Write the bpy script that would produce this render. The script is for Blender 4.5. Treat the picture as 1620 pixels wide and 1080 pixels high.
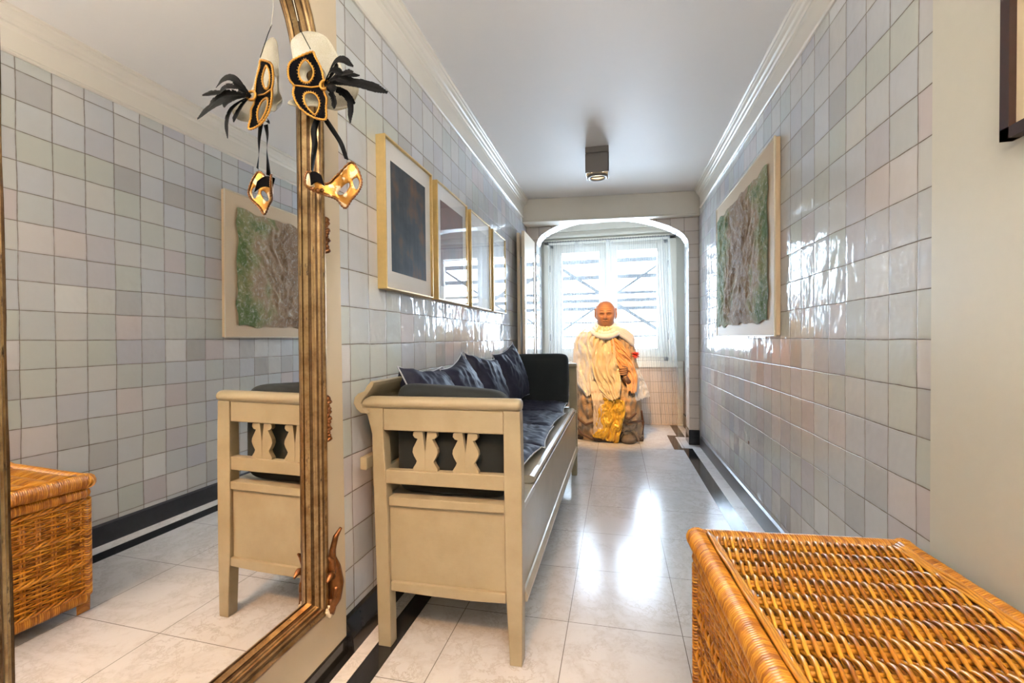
import bpy, math, random
from math import sin, cos, pi, radians as R, sqrt, atan2, exp
from mathutils import Vector as V, Matrix, noise as NZ

for o in list(bpy.data.objects): bpy.data.objects.remove(o)
S = bpy.context.scene
COL = S.collection
random.seed(7)

# ------------------------------------------------------------------ camera
YAW, PITCH, ROLL = R(12.916), R(-1.0), R(0.6)
CAM_H = 1.04
def make_camera():
    cd = bpy.data.cameras.new('camera'); cd.sensor_width = 36; cd.lens = 16.0
    cd.shift_y = 8.3/1620; cd.clip_start = .02
    o = bpy.data.objects.new('camera', cd); COL.objects.link(o)
    f = V((-sin(YAW)*cos(PITCH), cos(YAW)*cos(PITCH), sin(PITCH)))
    r = f.cross(V((0, 0, 1))).normalized(); u = r.cross(f)
    r2 = cos(ROLL)*r - sin(ROLL)*u; u2 = cos(ROLL)*u + sin(ROLL)*r
    m = Matrix((r2, u2, -f)).transposed().to_4x4(); m.translation = (0, 0, CAM_H)
    o.matrix_world = m; S.camera = o
make_camera()

# ------------------------------------------------------------------ world, exposure, daylight
vs = S.view_settings
S.display_settings.display_device = 'sRGB'
vs.view_transform = 'Standard'; vs.look = 'None'; vs.gamma = 1; vs.use_curve_mapping = False
vs.exposure = 1.38
SKY = 20.0
w = bpy.data.worlds.new('sky'); S.world = w; w.use_nodes = True
bg = w.node_tree.nodes['Background']; bg.inputs[0].default_value = (.64, .80, 1, 1); bg.inputs[1].default_value = SKY
def light(kind, name, loc, energy, color, **k):
    d = bpy.data.lights.new(name, kind); d.energy = energy; d.color = color
    for a, b in k.items():
        if a not in ('rot', 'aim'): setattr(d, a, b)
    o = bpy.data.objects.new(name, d); COL.objects.link(o); o.location = loc
    if 'rot' in k: o.rotation_euler = k['rot']
    if 'aim' in k: o.rotation_euler = (V(k['aim'])-V(loc)).to_track_quat('-Z', 'Y').to_euler()
    return o
pt = light('AREA', 'daylight_portal', (-.09, 5.72, 1.5), 1, (1, 1, 1), shape='RECTANGLE', size=1.25, size_y=1.3, rot=(R(-90), 0, 0))
pt.data.cycles.is_portal = True
WARM = (1, .74, .44)
# ------------------------------------------------------------------ mesh builder
class MB:
    def __init__(s): s.v = []; s.f = []; s.uv = []; s.mi = []
    def face(s, idx, uv=None, m=0):
        s.f.append(tuple(idx)); s.uv.append(uv or [(0, 0)]*len(idx)); s.mi.append(m)
    def quad(s, a, b, c, d, uv=None, m=0):
        n = len(s.v); s.v += [tuple(a), tuple(b), tuple(c), tuple(d)]; s.face((n, n+1, n+2, n+3), uv, m)
    def box(s, x0, x1, y0, y1, z0, z1, m=0, tone=None):
        n = len(s.v)
        s.v += [(x, y, z) for z in (z0, z1) for y in (y0, y1) for x in (x0, x1)]
        P = [(0, 2, 3, 1), (4, 5, 7, 6), (0, 1, 5, 4), (2, 6, 7, 3), (0, 4, 6, 2), (1, 3, 7, 5)]
        for k, q in enumerate(P):
            uv = []
            for i in q:
                x, y, z = s.v[n+i]
                uv.append((x, y) if k < 2 else ((x, z) if k < 4 else (y, z)))
            s.face([n+i for i in q], uv, m)
    def tube(s, pts, r, n=8, cap=True, tone=None, closed=False, flat=1.0, up=None):
        pts = [V(p) for p in pts]; N = len(pts)
        rr = r if hasattr(r, '__len__') else [r]*N
        tone = random.random() if tone is None else tone
        base = len(s.v); prev = None; L = 0
        for i, p in enumerate(pts):
            if closed: t = pts[(i+1) % N]-pts[i-1]
            else: t = pts[min(i+1, N-1)]-pts[max(i-1, 0)]
            t = t.normalized() if t.length > 1e-9 else V((0, 0, 1))
            if prev is None:
                a = V(up) if up else (V((0, 0, 1)) if abs(t.z) < .9 else V((1, 0, 0)))
            else: a = prev
            a = (a - t*a.dot(t)); a = a.normalized() if a.length > 1e-6 else t.orthogonal().normalized()
            prev = a; b = t.cross(a)
            for k in range(n):
                th = 2*pi*k/n
                s.v.append(tuple(p + (a*cos(th)*flat + b*sin(th))*rr[i]))
        seg = N if closed else N-1
        for i in range(seg):
            j = (i+1) % N
            for k in range(n):
                k2 = (k+1) % n
                s.face((base+i*n+k, base+i*n+k2, base+j*n+k2, base+j*n+k), [(tone, i/9.)]*4)
        if cap and not closed:
            s.face([base+k for k in range(n)][::-1], [(tone, 0)]*n)
            s.face([base+(N-1)*n+k for k in range(n)], [(tone, 0)]*n)
    def grid(s, rows, closed_u=False, uv=None, m=0, flip=False):
        b = len(s.v); nr = len(rows); nc = len(rows[0])
        for r in rows: s.v += [tuple(p) for p in r]
        for i in range(nr-1):
            for j in range(nc if closed_u else nc-1):
                j2 = (j+1) % nc
                q = [b+i*nc+j, b+i*nc+j2, b+(i+1)*nc+j2, b+(i+1)*nc+j]
                u = [(j/(nc-1), i/(nr-1)), ((j+1)/(nc-1), i/(nr-1)), ((j+1)/(nc-1), (i+1)/(nr-1)), (j/(nc-1), (i+1)/(nr-1))]
                if uv: u = [(a*uv[0], c*uv[1]) for a, c in u]
                if flip: q = q[::-1]; u = u[::-1]
                s.face(q, u, m)
    def poly_prism(s, pts2, a0, a1, plane='xz', m=0):
        """pts2 outline, extruded along the third axis from a0 to a1"""
        n = len(s.v); k = len(pts2)
        def P(p, a):
            if plane == 'xz': return (p[0], a, p[1])
            if plane == 'yz': return (a, p[0], p[1])
            return (p[0], p[1], a)
        s.v += [P(p, a0) for p in pts2] + [P(p, a1) for p in pts2]
        s.face(list(range(n, n+k)), [tuple(p) for p in pts2], m)
        s.face(list(range(n+2*k-1, n+k-1, -1)), [tuple(p) for p in pts2][::-1], m)
        for i in range(k):
            j = (i+1) % k; s.face((n+i, n+j, n+k+j, n+k+i), None, m)
    def build(s, name, mats, parent=None, smooth=False, bevel=0, sub=0, angle=None, solid=0):
        me = bpy.data.meshes.new(name); me.from_pydata(s.v, [], s.f)
        uvl = me.uv_layers.new(name='UVMap')
        li = 0
        for p, u in zip(me.polygons, s.uv):
            for k in range(p.loop_total): uvl.data[p.loop_start+k].uv = u[k]
        mats = mats if isinstance(mats, (list, tuple)) else [mats]
        for m in mats: me.materials.append(m)
        for p, m in zip(me.polygons, s.mi): p.material_index = m; p.use_smooth = smooth
        import bmesh
        bm = bmesh.new(); bm.from_mesh(me); bmesh.ops.recalc_face_normals(bm, faces=bm.faces); bm.to_mesh(me); bm.free()
        o = bpy.data.objects.new(name, me); COL.objects.link(o)
        if parent: o.parent = parent
        if solid:
            k = o.modifiers.new('solid', 'SOLIDIFY'); k.thickness = solid; k.offset = 0
        if bevel:
            k = o.modifiers.new('bevel', 'BEVEL'); k.width = bevel; k.segments = 2; k.limit_method = 'ANGLE'; k.angle_limit = R(40)
        if sub:
            k = o.modifiers.new('sub', 'SUBSURF'); k.levels = sub; k.render_levels = sub
        if smooth and angle: me.set_sharp_from_angle(angle=R(angle))
        return o
def tag(o, label=None, cat=None, group=None, kind=None):
    if label: o['label'] = label
    if cat: o['category'] = cat
    if group: o['group'] = group
    if kind: o['kind'] = kind
    return o
def empty(name, loc=(0, 0, 0), rz=0, label=None, cat=None, group=None):
    o = bpy.data.objects.new(name, None); COL.objects.link(o); o.location = loc; o.rotation_euler = (0, 0, rz); o.empty_display_size = .1
    return tag(o, label, cat, group)
def struct(o): o['kind'] = 'structure'; return o
def copy_tree(o, parent=None):
    c = o.copy(); COL.objects.link(c)
    if parent: c.parent = parent
    for ch in o.children: copy_tree(ch, c)
    return c
def nz(x, y=0, z=0): return NZ.noise(V((x, y, z)))
# ------------------------------------------------------------------ materials
class MT:
    def __init__(s, name):
        s.m = bpy.data.materials.new(name); s.m.use_nodes = True; s.t = s.m.node_tree; s.N = s.t.nodes; s.L = s.t.links
        s.b = s.N['Principled BSDF']; s.out = s.N['Material Output']
    def n(s, kind, **k):
        x = s.N.new(kind)
        for a, b in k.items():
            if a.startswith('_'): setattr(x, a[1:], b)
        return x
    def link(s, a, b): s.L.new(a, b)
    def val(s, x, v):
        if hasattr(v, 'default_value') or hasattr(v, 'is_output'): s.link(v, x)
        else: x.default_value = v
    def math(s, op, a, b=0, c=None, clamp=False):
        x = s.N.new('ShaderNodeMath'); x.operation = op; x.use_clamp = clamp
        s.val(x.inputs[0], a); s.val(x.inputs[1], b)
        if c is not None: s.val(x.inputs[2], c)
        return x.outputs[0]
    def mix(s, f, a, b, blend='MIX'):
        x = s.N.new('ShaderNodeMix'); x.data_type = 'RGBA'; x.blend_type = blend
        s.val(x.inputs[0], f)
        for i, c in ((6, a), (7, b)):
            if isinstance(c, tuple): x.inputs[i].default_value = (*c[:3], 1)
            else: s.link(c, x.inputs[i])
        return x.outputs[2]
    def noise(s, vec, scale, detail=3, rough=.5, dist=0, out='Fac'):
        x = s.N.new('ShaderNodeTexNoise'); x.inputs['Scale'].default_value = scale; x.inputs['Detail'].default_value = detail
        x.inputs['Roughness'].default_value = rough; x.inputs['Distortion'].default_value = dist
        if vec is not None: s.link(vec, x.inputs['Vector'])
        return x.outputs[out]
    def coord(s, which='Object'): return s.N.new('ShaderNodeTexCoord').outputs[which]
    def ramp(s, f, stops, interp='LINEAR'):
        x = s.N.new('ShaderNodeValToRGB'); e = x.color_ramp.elements; x.color_ramp.interpolation = interp
        while len(e) < len(stops): e.new(.5)
        for q, (p, c) in zip(e, stops): q.position = p; q.color = (*c, 1) if isinstance(c, tuple) else (c, c, c, 1)
        s.link(f, x.inputs[0]); return x.outputs[0]
    def scale(s, vec, sc):
        x = s.N.new('ShaderNodeMapping'); x.inputs['Scale'].default_value = sc; s.link(vec, x.inputs[0]); return x.outputs[0]
    def bump(s, h, strength=.3, dist=.01):
        x = s.N.new('ShaderNodeBump'); x.inputs['Strength'].default_value = strength; x.inputs['Distance'].default_value = dist
        s.link(h, x.inputs['Height']); s.link(x.outputs[0], s.b.inputs['Normal']); return x
    def set(s, **k):
        for a, v in k.items():
            i = s.b.inputs[a.replace('_', ' ')]
            if isinstance(v, tuple): i.default_value = (*v[:3], 1)
            else: s.val(i, v)
        return s
def plain(name, col, rough=.5, bump=0, bscale=60, var=.0, **k):
    t = MT(name); t.set(Roughness=rough, **k)
    if var or bump:
        n = t.noise(t.coord(), bscale, 4)
        if var:
            t.set(Base_Color=t.mix(n, tuple(c*(1-var) for c in col), tuple(min(1, c*(1+var)) for c in col)))
        else: t.set(Base_Color=col)
        if bump: t.bump(n, bump, .004)
    else: t.set(Base_Color=col)
    return t.m
TILE = .1284
def tile_mat(name, stops, grout=(.16, .12, .08), wav=1.0, rough=.085, size=TILE, blot=.10, off=(0, 0)):
    t = MT(name); uv = t.coord('UV')
    dn = t.n('ShaderNodeVectorMath', _operation='MULTIPLY_ADD')
    nn = t.noise(uv, 5, 2, out='Color'); t.link(nn, dn.inputs[0]); dn.inputs[1].default_value = (.010, .010, 0); 
    ad = t.n('ShaderNodeVectorMath', _operation='ADD'); t.link(uv, ad.inputs[0]); ad.inputs[1].default_value = (off[0]-.005, off[1]-.005, 0)
    t.link(ad.outputs[0], dn.inputs[2])
    sp = t.n('ShaderNodeSeparateXYZ'); t.link(dn.outputs[0], sp.inputs[0])
    u = t.math('DIVIDE', sp.outputs[0], size); v = t.math('DIVIDE', sp.outputs[1], size)
    iu, iv = t.math('FLOOR', u), t.math('FLOOR', v); fu, fv = t.math('FRACT', u), t.math('FRACT', v)
    cb = t.n('ShaderNodeCombineXYZ'); t.link(iu, cb.inputs[0]); t.link(iv, cb.inputs[1])
    wn = t.n('ShaderNodeTexWhiteNoise', _noise_dimensions='2D'); t.link(cb.outputs[0], wn.inputs[0])
    rs = t.n('ShaderNodeSeparateColor'); t.link(wn.outputs['Color'], rs.inputs[0])
    base = t.ramp(wn.outputs['Value'], stops)
    bl = t.noise(uv, 14, 4, .6)
    base = t.mix(t.math('MULTIPLY', bl, blot), base, (.30, .27, .22))
    eu = t.math('MINIMUM', fu, t.math('SUBTRACT', 1, fu)); ev = t.math('MINIMUM', fv, t.math('SUBTRACT', 1, fv))
    e = t.math('MINIMUM', eu, ev)
    wob = t.math('MULTIPLY_ADD', t.noise(uv, 30, 2), .016, -.002)
    g = t.math('SUBTRACT', e, wob)
    gm = t.math('MULTIPLY', g, 90, clamp=True)           # 0 in the joint, 1 on the glaze
    edge = t.math('MULTIPLY', e, 12, clamp=True)
    base = t.mix(t.math('MULTIPLY', t.math('SUBTRACT', 1, edge), .10), base, grout)
    t.set(Base_Color=t.mix(gm, grout, base), Roughness=t.math('MULTIPLY_ADD', gm, rough-.6, .6))
    # surface height in metres: each tile sits a little askew and its glaze ripples
    tu = t.math('MULTIPLY', t.math('SUBTRACT', rs.outputs[0], .5), t.math('SUBTRACT', fu, .5))
    tv = t.math('MULTIPLY', t.math('SUBTRACT', rs.outputs[1], .5), t.math('SUBTRACT', fv, .5))
    h = t.math('MULTIPLY', t.math('ADD', tu, tv), .0046*wav)
    wl = t.noise(t.scale(uv, (1, .7, 1)), 13, 2, .45)
    h = t.math('ADD', h, t.math('MULTIPLY', wl, .0042*wav))
    h = t.math('ADD', h, t.math('MULTIPLY', t.math('MULTIPLY', e, 10, clamp=True), .0004*wav))
    h = t.math('ADD', h, t.math('MULTIPLY', gm, .0010))
    t.bump(h, 1.0, 1.0)
    t.set(Specular_IOR_Level=.42)
    return t.m
M = {}
M['tile'] = tile_mat('glazed_white_tile', [(0, (.48, .48, .48)), (.12, (.61, .62, .62)), (.3, (.58, .60, .64)), (.45, (.56, .59, .55)), (.6, (.63, .63, .61)), (.74, (.54, .55, .60)), (.86, (.62, .56, .56)), (.94, (.71, .72, .72)), (1, (.44, .43, .42))])
M['tile_arch'] = tile_mat('glazed_arch_tile', [(0, (.56, .58, .57)), (.5, (.64, .65, .64)), (1, (.68, .68, .67))], size=.105, wav=.8, rough=.05)
M['tile_dado'] = tile_mat('pink_beige_dado_tile', [(0, (.56, .44, .36)), (.5, (.64, .52, .43)), (1, (.60, .50, .44))], wav=.3, rough=.25)
M['tile_buff'] = tile_mat('buff_pier_tile', [(0, (.60, .52, .46)), (.5, (.66, .58, .52)), (1, (.62, .56, .52))], wav=.5, rough=.15)
M['cream'] = plain('cream_painted_plaster', (.58, .56, .48), .45, .04, 40, .02)
M['cream_gloss'] = plain('cream_gloss_paint', (.62, .51, .36), .16, .02, 9, .02, Coat_Weight=.3)
M['ceiling'] = plain('white_ceiling_paint', (.80, .77, .74), .55, .03, 30, .01)
M['cornice'] = plain('cornice_cream_gloss', (.74, .69, .60), .28, .02, 20, .02)
M['wood_cream'] = plain('window_cream_paint', (.72, .68, .58), .35, .03, 30, .03)
M['black_stone'] = plain('black_stone', (.018, .018, .02), .12, .03, 40, .5)
M['grey_stone'] = plain('dark_grey_stone', (.030, .030, .036), .3, .03, 40, .4)
def marble(name, base, vein, grid=True, rough=.18):
    t = MT(name); uv = t.coord('UV')
    n1 = t.noise(uv, 2.3, 8, .65, 1.4); n2 = t.noise(uv, 13, 8, .72, .35); n3 = t.noise(uv, 34, 5, .6, .6)
    v1 = t.math('SUBTRACT', 1, t.math('MULTIPLY', t.math('ABSOLUTE', t.math('SUBTRACT', n1, .5)), 16, clamp=True))
    v2 = t.math('SUBTRACT', 1, t.math('MULTIPLY', t.math('ABSOLUTE', t.math('SUBTRACT', n2, .5)), 30, clamp=True))
    v2 = t.math('MULTIPLY', v2, t.math('MULTIPLY', t.math('SUBTRACT', n1, .38), 4, clamp=True))
    c = t.mix(t.math('MULTIPLY', v1, .20), base, vein)
    c = t.mix(t.math('MULTIPLY', v2, .62), c, vein)
    c = t.mix(t.math('MULTIPLY', n3, .10), c, (.9, .88, .84))
    if grid:
        sp = t.n('ShaderNodeSeparateXYZ'); t.link(uv, sp.inputs[0]); q = .3965
        u = t.math('FRACT', t.math('DIVIDE', t.math('ADD', sp.outputs[0], .178+q*10), q)); w_ = t.math('FRACT', t.math('DIVIDE', t.math('SUBTRACT', sp.outputs[1], 1.655-q*30), q))
        iu = t.math('FLOOR', t.math('DIVIDE', t.math('ADD', sp.outputs[0], .178+q*10), q)); iw = t.math('FLOOR', t.math('DIVIDE', t.math('SUBTRACT', sp.outputs[1], 1.655-q*30), q))
        cb = t.n('ShaderNodeCombineXYZ'); t.link(iu, cb.inputs[0]); t.link(iw, cb.inputs[1])
        wn = t.n('ShaderNodeTexWhiteNoise', _noise_dimensions='2D'); t.link(cb.outputs[0], wn.inputs[0])
        c = t.mix(t.math('MULTIPLY', wn.outputs['Value'], .16), c, (.62, .62, .65))
        e = t.math('MINIMUM', t.math('MINIMUM', u, t.math('SUBTRACT', 1, u)), t.math('MINIMUM', w_, t.math('SUBTRACT', 1, w_)))
        gm = t.math('MULTIPLY', t.math('SUBTRACT', e, .0022), 600, clamp=True)
        c = t.mix(gm, (.13, .12, .11), c)
    t.set(Base_Color=c, Roughness=t.math('MULTIPLY_ADD', n2, .10, rough-.05), Specular_IOR_Level=.38)
    t.bump(n2, .04, .002)
    return t.m
M['marble'] = marble('white_marble_floor', (.56, .57, .59), (.27, .23, .20))
M['marble_strip'] = marble('white_marble_border', (.76, .74, .73), (.40, .38, .36), False)
def paint_wood(name, col, dirt, rough=.38):
    t = MT(name); co = t.coord(); g = t.noise(t.scale(co, (6, 6, 60)), 3, 4, .6); n = t.noise(co, 9, 5, .65); k = t.noise(co, 60, 3)
    c = t.mix(t.ramp(n, [(.42, 0.), (.75, .5)]), col, dirt)
    c = t.mix(t.ramp(k, [(.66, 0.), (.74, .35)]), c, (.32, .22, .12))
    t.set(Base_Color=c, Roughness=rough, Coat_Weight=.1); t.bump(g, .18, .002); return t.m
M['bench'] = paint_wood('aged_cream_paint', (.32, .27, .175), (.23, .185, .11))
M['bench_edge'] = paint_wood('rubbed_cream_paint', (.40, .37, .30), (.22, .18, .13), .36)
def cloth(name, col, rough=.85, sheen=.3, sc=350, var=.12, **k):
    t = MT(name); co = t.coord(); n = t.noise(co, 7, 3); f = t.noise(co, sc, 2)
    t.set(Base_Color=t.mix(n, tuple(c*(1-var) for c in col), tuple(c*(1+var) for c in col)), Roughness=rough, Sheen_Weight=sheen, **k)
    t.bump(f, .15, .002); return t.m
M['navy'] = cloth('navy_cotton', (.013, .014, .034), .6, .0, Specular_IOR_Level=.35)
M['black_cloth'] = cloth('black_upholstery', (.010, .014, .016), .9, .06)
M['piping'] = plain('grey_piping', (.50, .50, .54), .6)
M['mirror'] = MT('mirror_silver').set(Base_Color=(.98, .96, .93), Metallic=1.0, Roughness=.012).m
def gilt(name, c1, c2, rough=.28):
    t = MT(name); co = t.coord(); n = t.noise(co, 22, 6, .7); k = t.noise(t.scale(co, (1, 1, .25)), 90, 4, .7)
    f = t.ramp(n, [(.38, 0.), (.62, 1.)])
    c = t.mix(f, c1, c2); c = t.mix(t.ramp(k, [(.30, 1.), (.40, 0.)]), c, (.035, .018, .008))
    t.set(Base_Color=c, Metallic=t.ramp(k, [(.32, .2), (.45, .85)]), Roughness=rough); t.bump(k, .25, .002); return t.m
M['gilt'] = gilt('antique_gilt', (.42, .29, .14), (.24, .14, .06))
M['bronze'] = gilt('worn_brown_gilding', (.24, .10, .035), (.14, .055, .02), .35)
M['gilt_dark'] = gilt('dark_gilt_groove', (.13, .075, .035), (.06, .03, .012), .4)
def wicker():
    t = MT('honey_wicker'); uv = t.coord('UV'); sp = t.n('ShaderNodeSeparateXYZ'); t.link(uv, sp.inputs[0]); co = t.coord()
    n = t.noise(co, 30, 4, .6)
    f = t.math('ADD', t.math('MULTIPLY', sp.outputs[0], .6), t.math('MULTIPLY', n, .5), clamp=True)
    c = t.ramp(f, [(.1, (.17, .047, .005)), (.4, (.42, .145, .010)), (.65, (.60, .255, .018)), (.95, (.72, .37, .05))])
    t.set(Base_Color=c, Roughness=.32, Coat_Weight=.25, Coat_Roughness=.12, Specular_IOR_Level=.5); return t.m
M['wicker'] = wicker()
def glass(name, ior=1.5, tint=(1, 1, 1), rough=0.0, gain=1.0):
    t = MT(name); t.N.remove(t.b)
    tr = t.n('ShaderNodeBsdfTransparent'); tr.inputs[0].default_value = (*tint, 1)
    gl = t.n('ShaderNodeBsdfGlossy'); gl.inputs['Roughness'].default_value = rough
    fr = t.n('ShaderNodeFresnel'); fr.inputs[0].default_value = ior
    geo = t.n('ShaderNodeNewGeometry')
    # both sides of a sheet reflect like its outer side
    f = t.math('MULTIPLY', fr.outputs[0], gain, clamp=True)
    f = t.math('MULTIPLY', f, t.math('SUBTRACT', 1, geo.outputs['Backfacing']))
    mx = t.n('ShaderNodeMixShader'); t.link(f, mx.inputs[0]); t.link(tr.outputs[0], mx.inputs[1]); t.link(gl.outputs[0], mx.inputs[2])
    t.link(mx.outputs[0], t.out.inputs[0]); return t.m
M['pane'] = glass('window_glass', 1.45, (.97, .98, .98))
M['pic_glass'] = glass('picture_glass', 1.5, (1, 1, 1), 0.0, 1.35)
def sheer():
    t = MT('sheer_voile'); t.N.remove(t.b)
    tr = t.n('ShaderNodeBsdfTransparent'); tr.inputs[0].default_value = (1, 1, 1, 1)
    df = t.n('ShaderNodeBsdfDiffuse'); df.inputs[0].default_value = (.88, .90, .92, 1)
    tl = t.n('ShaderNodeBsdfTranslucent'); tl.inputs[0].default_value = (.85, .88, .92, 1)
    a = t.n('ShaderNodeMixShader'); a.inputs[0].default_value = .05; t.link(df.outputs[0], a.inputs[1]); t.link(tl.outputs[0], a.inputs[2])
    lw = t.n('ShaderNodeLayerWeight'); lw.inputs[0].default_value = .35
    f = t.math('MULTIPLY_ADD', lw.outputs['Facing'], .36, .05)
    mx = t.n('ShaderNodeMixShader'); t.link(f, mx.inputs[0]); t.link(tr.outputs[0], mx.inputs[1]); t.link(a.outputs[0], mx.inputs[2])
    t.link(mx.outputs[0], t.out.inputs[0]); return t.m
M['sheer'] = sheer()
M['oak'] = plain('pale_oak_gilt_frame', (.60, .42, .16), .35, .05, 40, .15, Metallic=.25)
M['mat_white'] = plain('white_mount_board', (.80, .79, .78), .8)
def emis(name, col, s):
    t = MT(name); t.set(Base_Color=(0, 0, 0), Emission_Color=col, Emission_Strength=s); return t.m

# ================================================================== the room
XL, XR = -.90, .775
YA = 4.65            # face of the arch wall
YW = 5.64            # window wall
ZC = 2.42            # ceiling
Y0 = 1.34            # where tiling starts
YB = -2.6            # wall behind
def wall_plane(name, x, y0, y1, z0, z1, mat, th):
    m = MB(); a, b = sorted((x, x+th)); m.box(a, b, y0, y1, z0, z1); return struct(m.build(name, mat))
wall_plane('wall_left', XL, Y0-.02, YW+.2, 0, ZC+.1, M['tile'], -.12)
wall_plane('wall_right', XR, Y0-.02, YW+.2, 0, ZC+.1, M['tile'], .12)
# cream plaster of the entrance part
wall_plane('wall_left_plaster', -.885, YB, Y0, .055, ZC+.1, M['cream_gloss'], -.135)
wall_plane('wall_right_plaster', .765, YB, Y0, 0, ZC+.1, M['cream'], .13)
m = MB(); m.box(-1.05, .92, YB-.12, YB, 0, ZC+.1); struct(m.build('wall_back', M['cream']))
m = MB(); m.box(-1.05, .92, YB-.1, YW+.2, ZC, ZC+.12); struct(m.build('ceiling', M['ceiling']))
m = MB(); m.box(-1.05, .92, YB-.1, YW+.2, -.1, 0); struct(m.build('floor', M['marble']))
# floor inlay
def inlay(name, polys, mat, z=.0012):
    m = MB()
    for p in polys: m.poly_prism(p, -.002, z, 'xy')
    # uv from xy
    m.uv = [[(m.v[i][0], m.v[i][1]) for i in f] for f in m.f]
    return struct(m.build(name, mat))
def rect(x0, x1, y0, y1): return [(x0, y0), (x1, y0), (x1, y1), (x0, y1)]
inlay('trim_1', [rect(.60, .685, .2, 4.42), rect(.517, .685, 4.42, 4.485), rect(.517, .592, 4.485, 5.05), rect(.592, .69, 4.99, 5.05), rect(.612, .69, 5.05, YW)], M['black_stone'])
inlay('trim_2', [rect(-.806, -.735, YB, 4.42), rect(-.806, -.66, 4.42, 4.485), rect(-.735, -.66, 4.485, 5.05), rect(-.80, -.735, 4.99, 5.05), rect(-.80, -.73, 5.05, YW)], M['black_stone'])
ws = [rect(.687, XR, .2+.396*k, .2+.396*(k+1)-.0025) for k in range(11)]
inlay('trim_3', ws, M['marble_strip'], .0009)
ws = [rect(-.856, -.808, -.241+.396*k, -.241+.396*(k+1)-.0025) for k in range(12)]
inlay('trim_4', ws, M['marble_strip'], .0009)
inlay('trim_5', [rect(-.90, -.856, YB, Y0)], M['black_stone'], .002)
m = MB(); m.box(-.90, -.878, YB, Y0, 0, .055); struct(m.build('baseboard_left_low', M['black_stone'], bevel=.003))
m = MB(); m.poly_prism([(-.90, 0), (-.856, 0), (-.86, .05), (-.885, .103), (-.90, .106)], Y0, YA, 'xz'); struct(m.build('baseboard_left', M['black_stone']))
m = MB(); m.poly_prism([(.775, 0), (.763, 0), (.764, .098), (.775, .106)], Y0-.02, YA-.1, 'xz'); struct(m.build('baseboard_right', M['grey_stone']))
m = MB(); m.box(.75, .765, YB, .2, 0, .1); struct(m.build('baseboard_right_entry', M['grey_stone']))
m = MB(); m.box(-.90, -.88, YA+.2, YW, 0, .12); m.box(.755, .775, YA+.2, YW, 0, .14); struct(m.build('baseboard_alcove', M['grey_stone']))
# cornices: board, small bead, crown beads
def cornice(name, x, sgn, y0, y1):
    z0 = 2.236
    pr = [(0, z0), (.008, z0), (.014, z0+.006), (.014, z0+.012), (.008, z0+.018), (.010, z0+.10), (.016, z0+.112), (.016, z0+.120), (.024, z0+.124), (.030, z0+.134), (.038, z0+.140), (.044, z0+.155), (.050, z0+.162), (.050, z0+.172), (.058, z0+.176), (.058, ZC), (0, ZC)]
    m = MB(); m.poly_prism([(x+sgn*a, b) for a, b in pr], y0, y1, 'xz'); return struct(m.build(name, M['cornice']))
cornice('trim_6', XL, 1, Y0-.02, YA-.1); cornice('trim_7', XR, -1, Y0-.02, YA-.1)
cornice('trim_8', -.885, 1, YB, Y0-.02); cornice('trim_9', .765, -1, YB, Y0-.02)
# beam in front of the arch
m = MB()
yl, yr = 4.45, 4.60
for (z0, z1, d) in ((2.205, ZC, 0), (2.190, 2.207, -.008)):
    n = len(m.v)
    m.v += [(XL, yl+d, z0), (XR, yr+d, z0), (XR, YA+.01, z0), (XL, YA+.01, z0), (XL, yl+d, z1), (XR, yr+d, z1), (XR, YA+.01, z1), (XL, YA+.01, z1)]
    for q in ((0, 1, 2, 3), (4, 7, 6, 5), (0, 4, 5, 1), (1, 5, 6, 2), (2, 6, 7, 3), (3, 7, 4, 0)): m.face([n+i for i in q])
struct(m.build('trim_10', M['cornice'], bevel=.006))
# arch wall with basket arch
arch = [(-.80, 1.93), (-.80, 1.97), (-.795, 2.02), (-.775, 2.068), (-.74, 2.105), (-.68, 2.143), (-.565, 2.192), (-.45, 2.224), (-.33, 2.245), (-.18, 2.252), (-.05, 2.252), (.07, 2.243), (.22, 2.214), (.37, 2.170), (.50, 2.118), (.59, 2.068), (.64, 2.025), (.67, 1.975), (.683, 1.93)]
D0, D1 = YA, YA+.2
for nm, x0, x1 in (('wall_arch_left', XL, -.80), ('wall_arch_right', .683, XR)):
    m = MB(); m.box(x0, x1, D0, D1, 0, 1.93); struct(m.build(nm, M['tile_buff'] if x0 > 0 else M['tile']))
m = MB()
for i in range(len(arch)-1):
    (xa, za), (xb, zb) = arch[i], arch[i+1]
    for y in (D0, D1): m.quad((xa, y, za), (xb, y, zb), (xb, y, ZC), (xa, y, ZC), [(xa, za), (xb, zb), (xb, ZC), (xa, ZC)])
for xa, xb in ((XL, -.80), (.683, XR)):
    for y in (D0, D1): m.quad((xa, y, 1.93), (xb, y, 1.93), (xb, y, ZC), (xa, y, ZC), [(xa, 1.93), (xb, 1.93), (xb, ZC), (xa, ZC)])
struct(m.build('wall_arch', M['tile_buff']))
m = MB(); L = 0
for i in range(len(arch)-1):
    (xa, za), (xb, zb) = arch[i], arch[i+1]; l2 = L+math.hypot(xb-xa, zb-za)
    m.quad((xa, D0, za), (xb, D0, zb), (xb, D1, zb), (xa, D1, za), [(L, 0), (l2, 0), (l2, .2), (L, .2)]); L = l2
struct(m.build('trim_11', M['tile_arch'], smooth=True))
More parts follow.
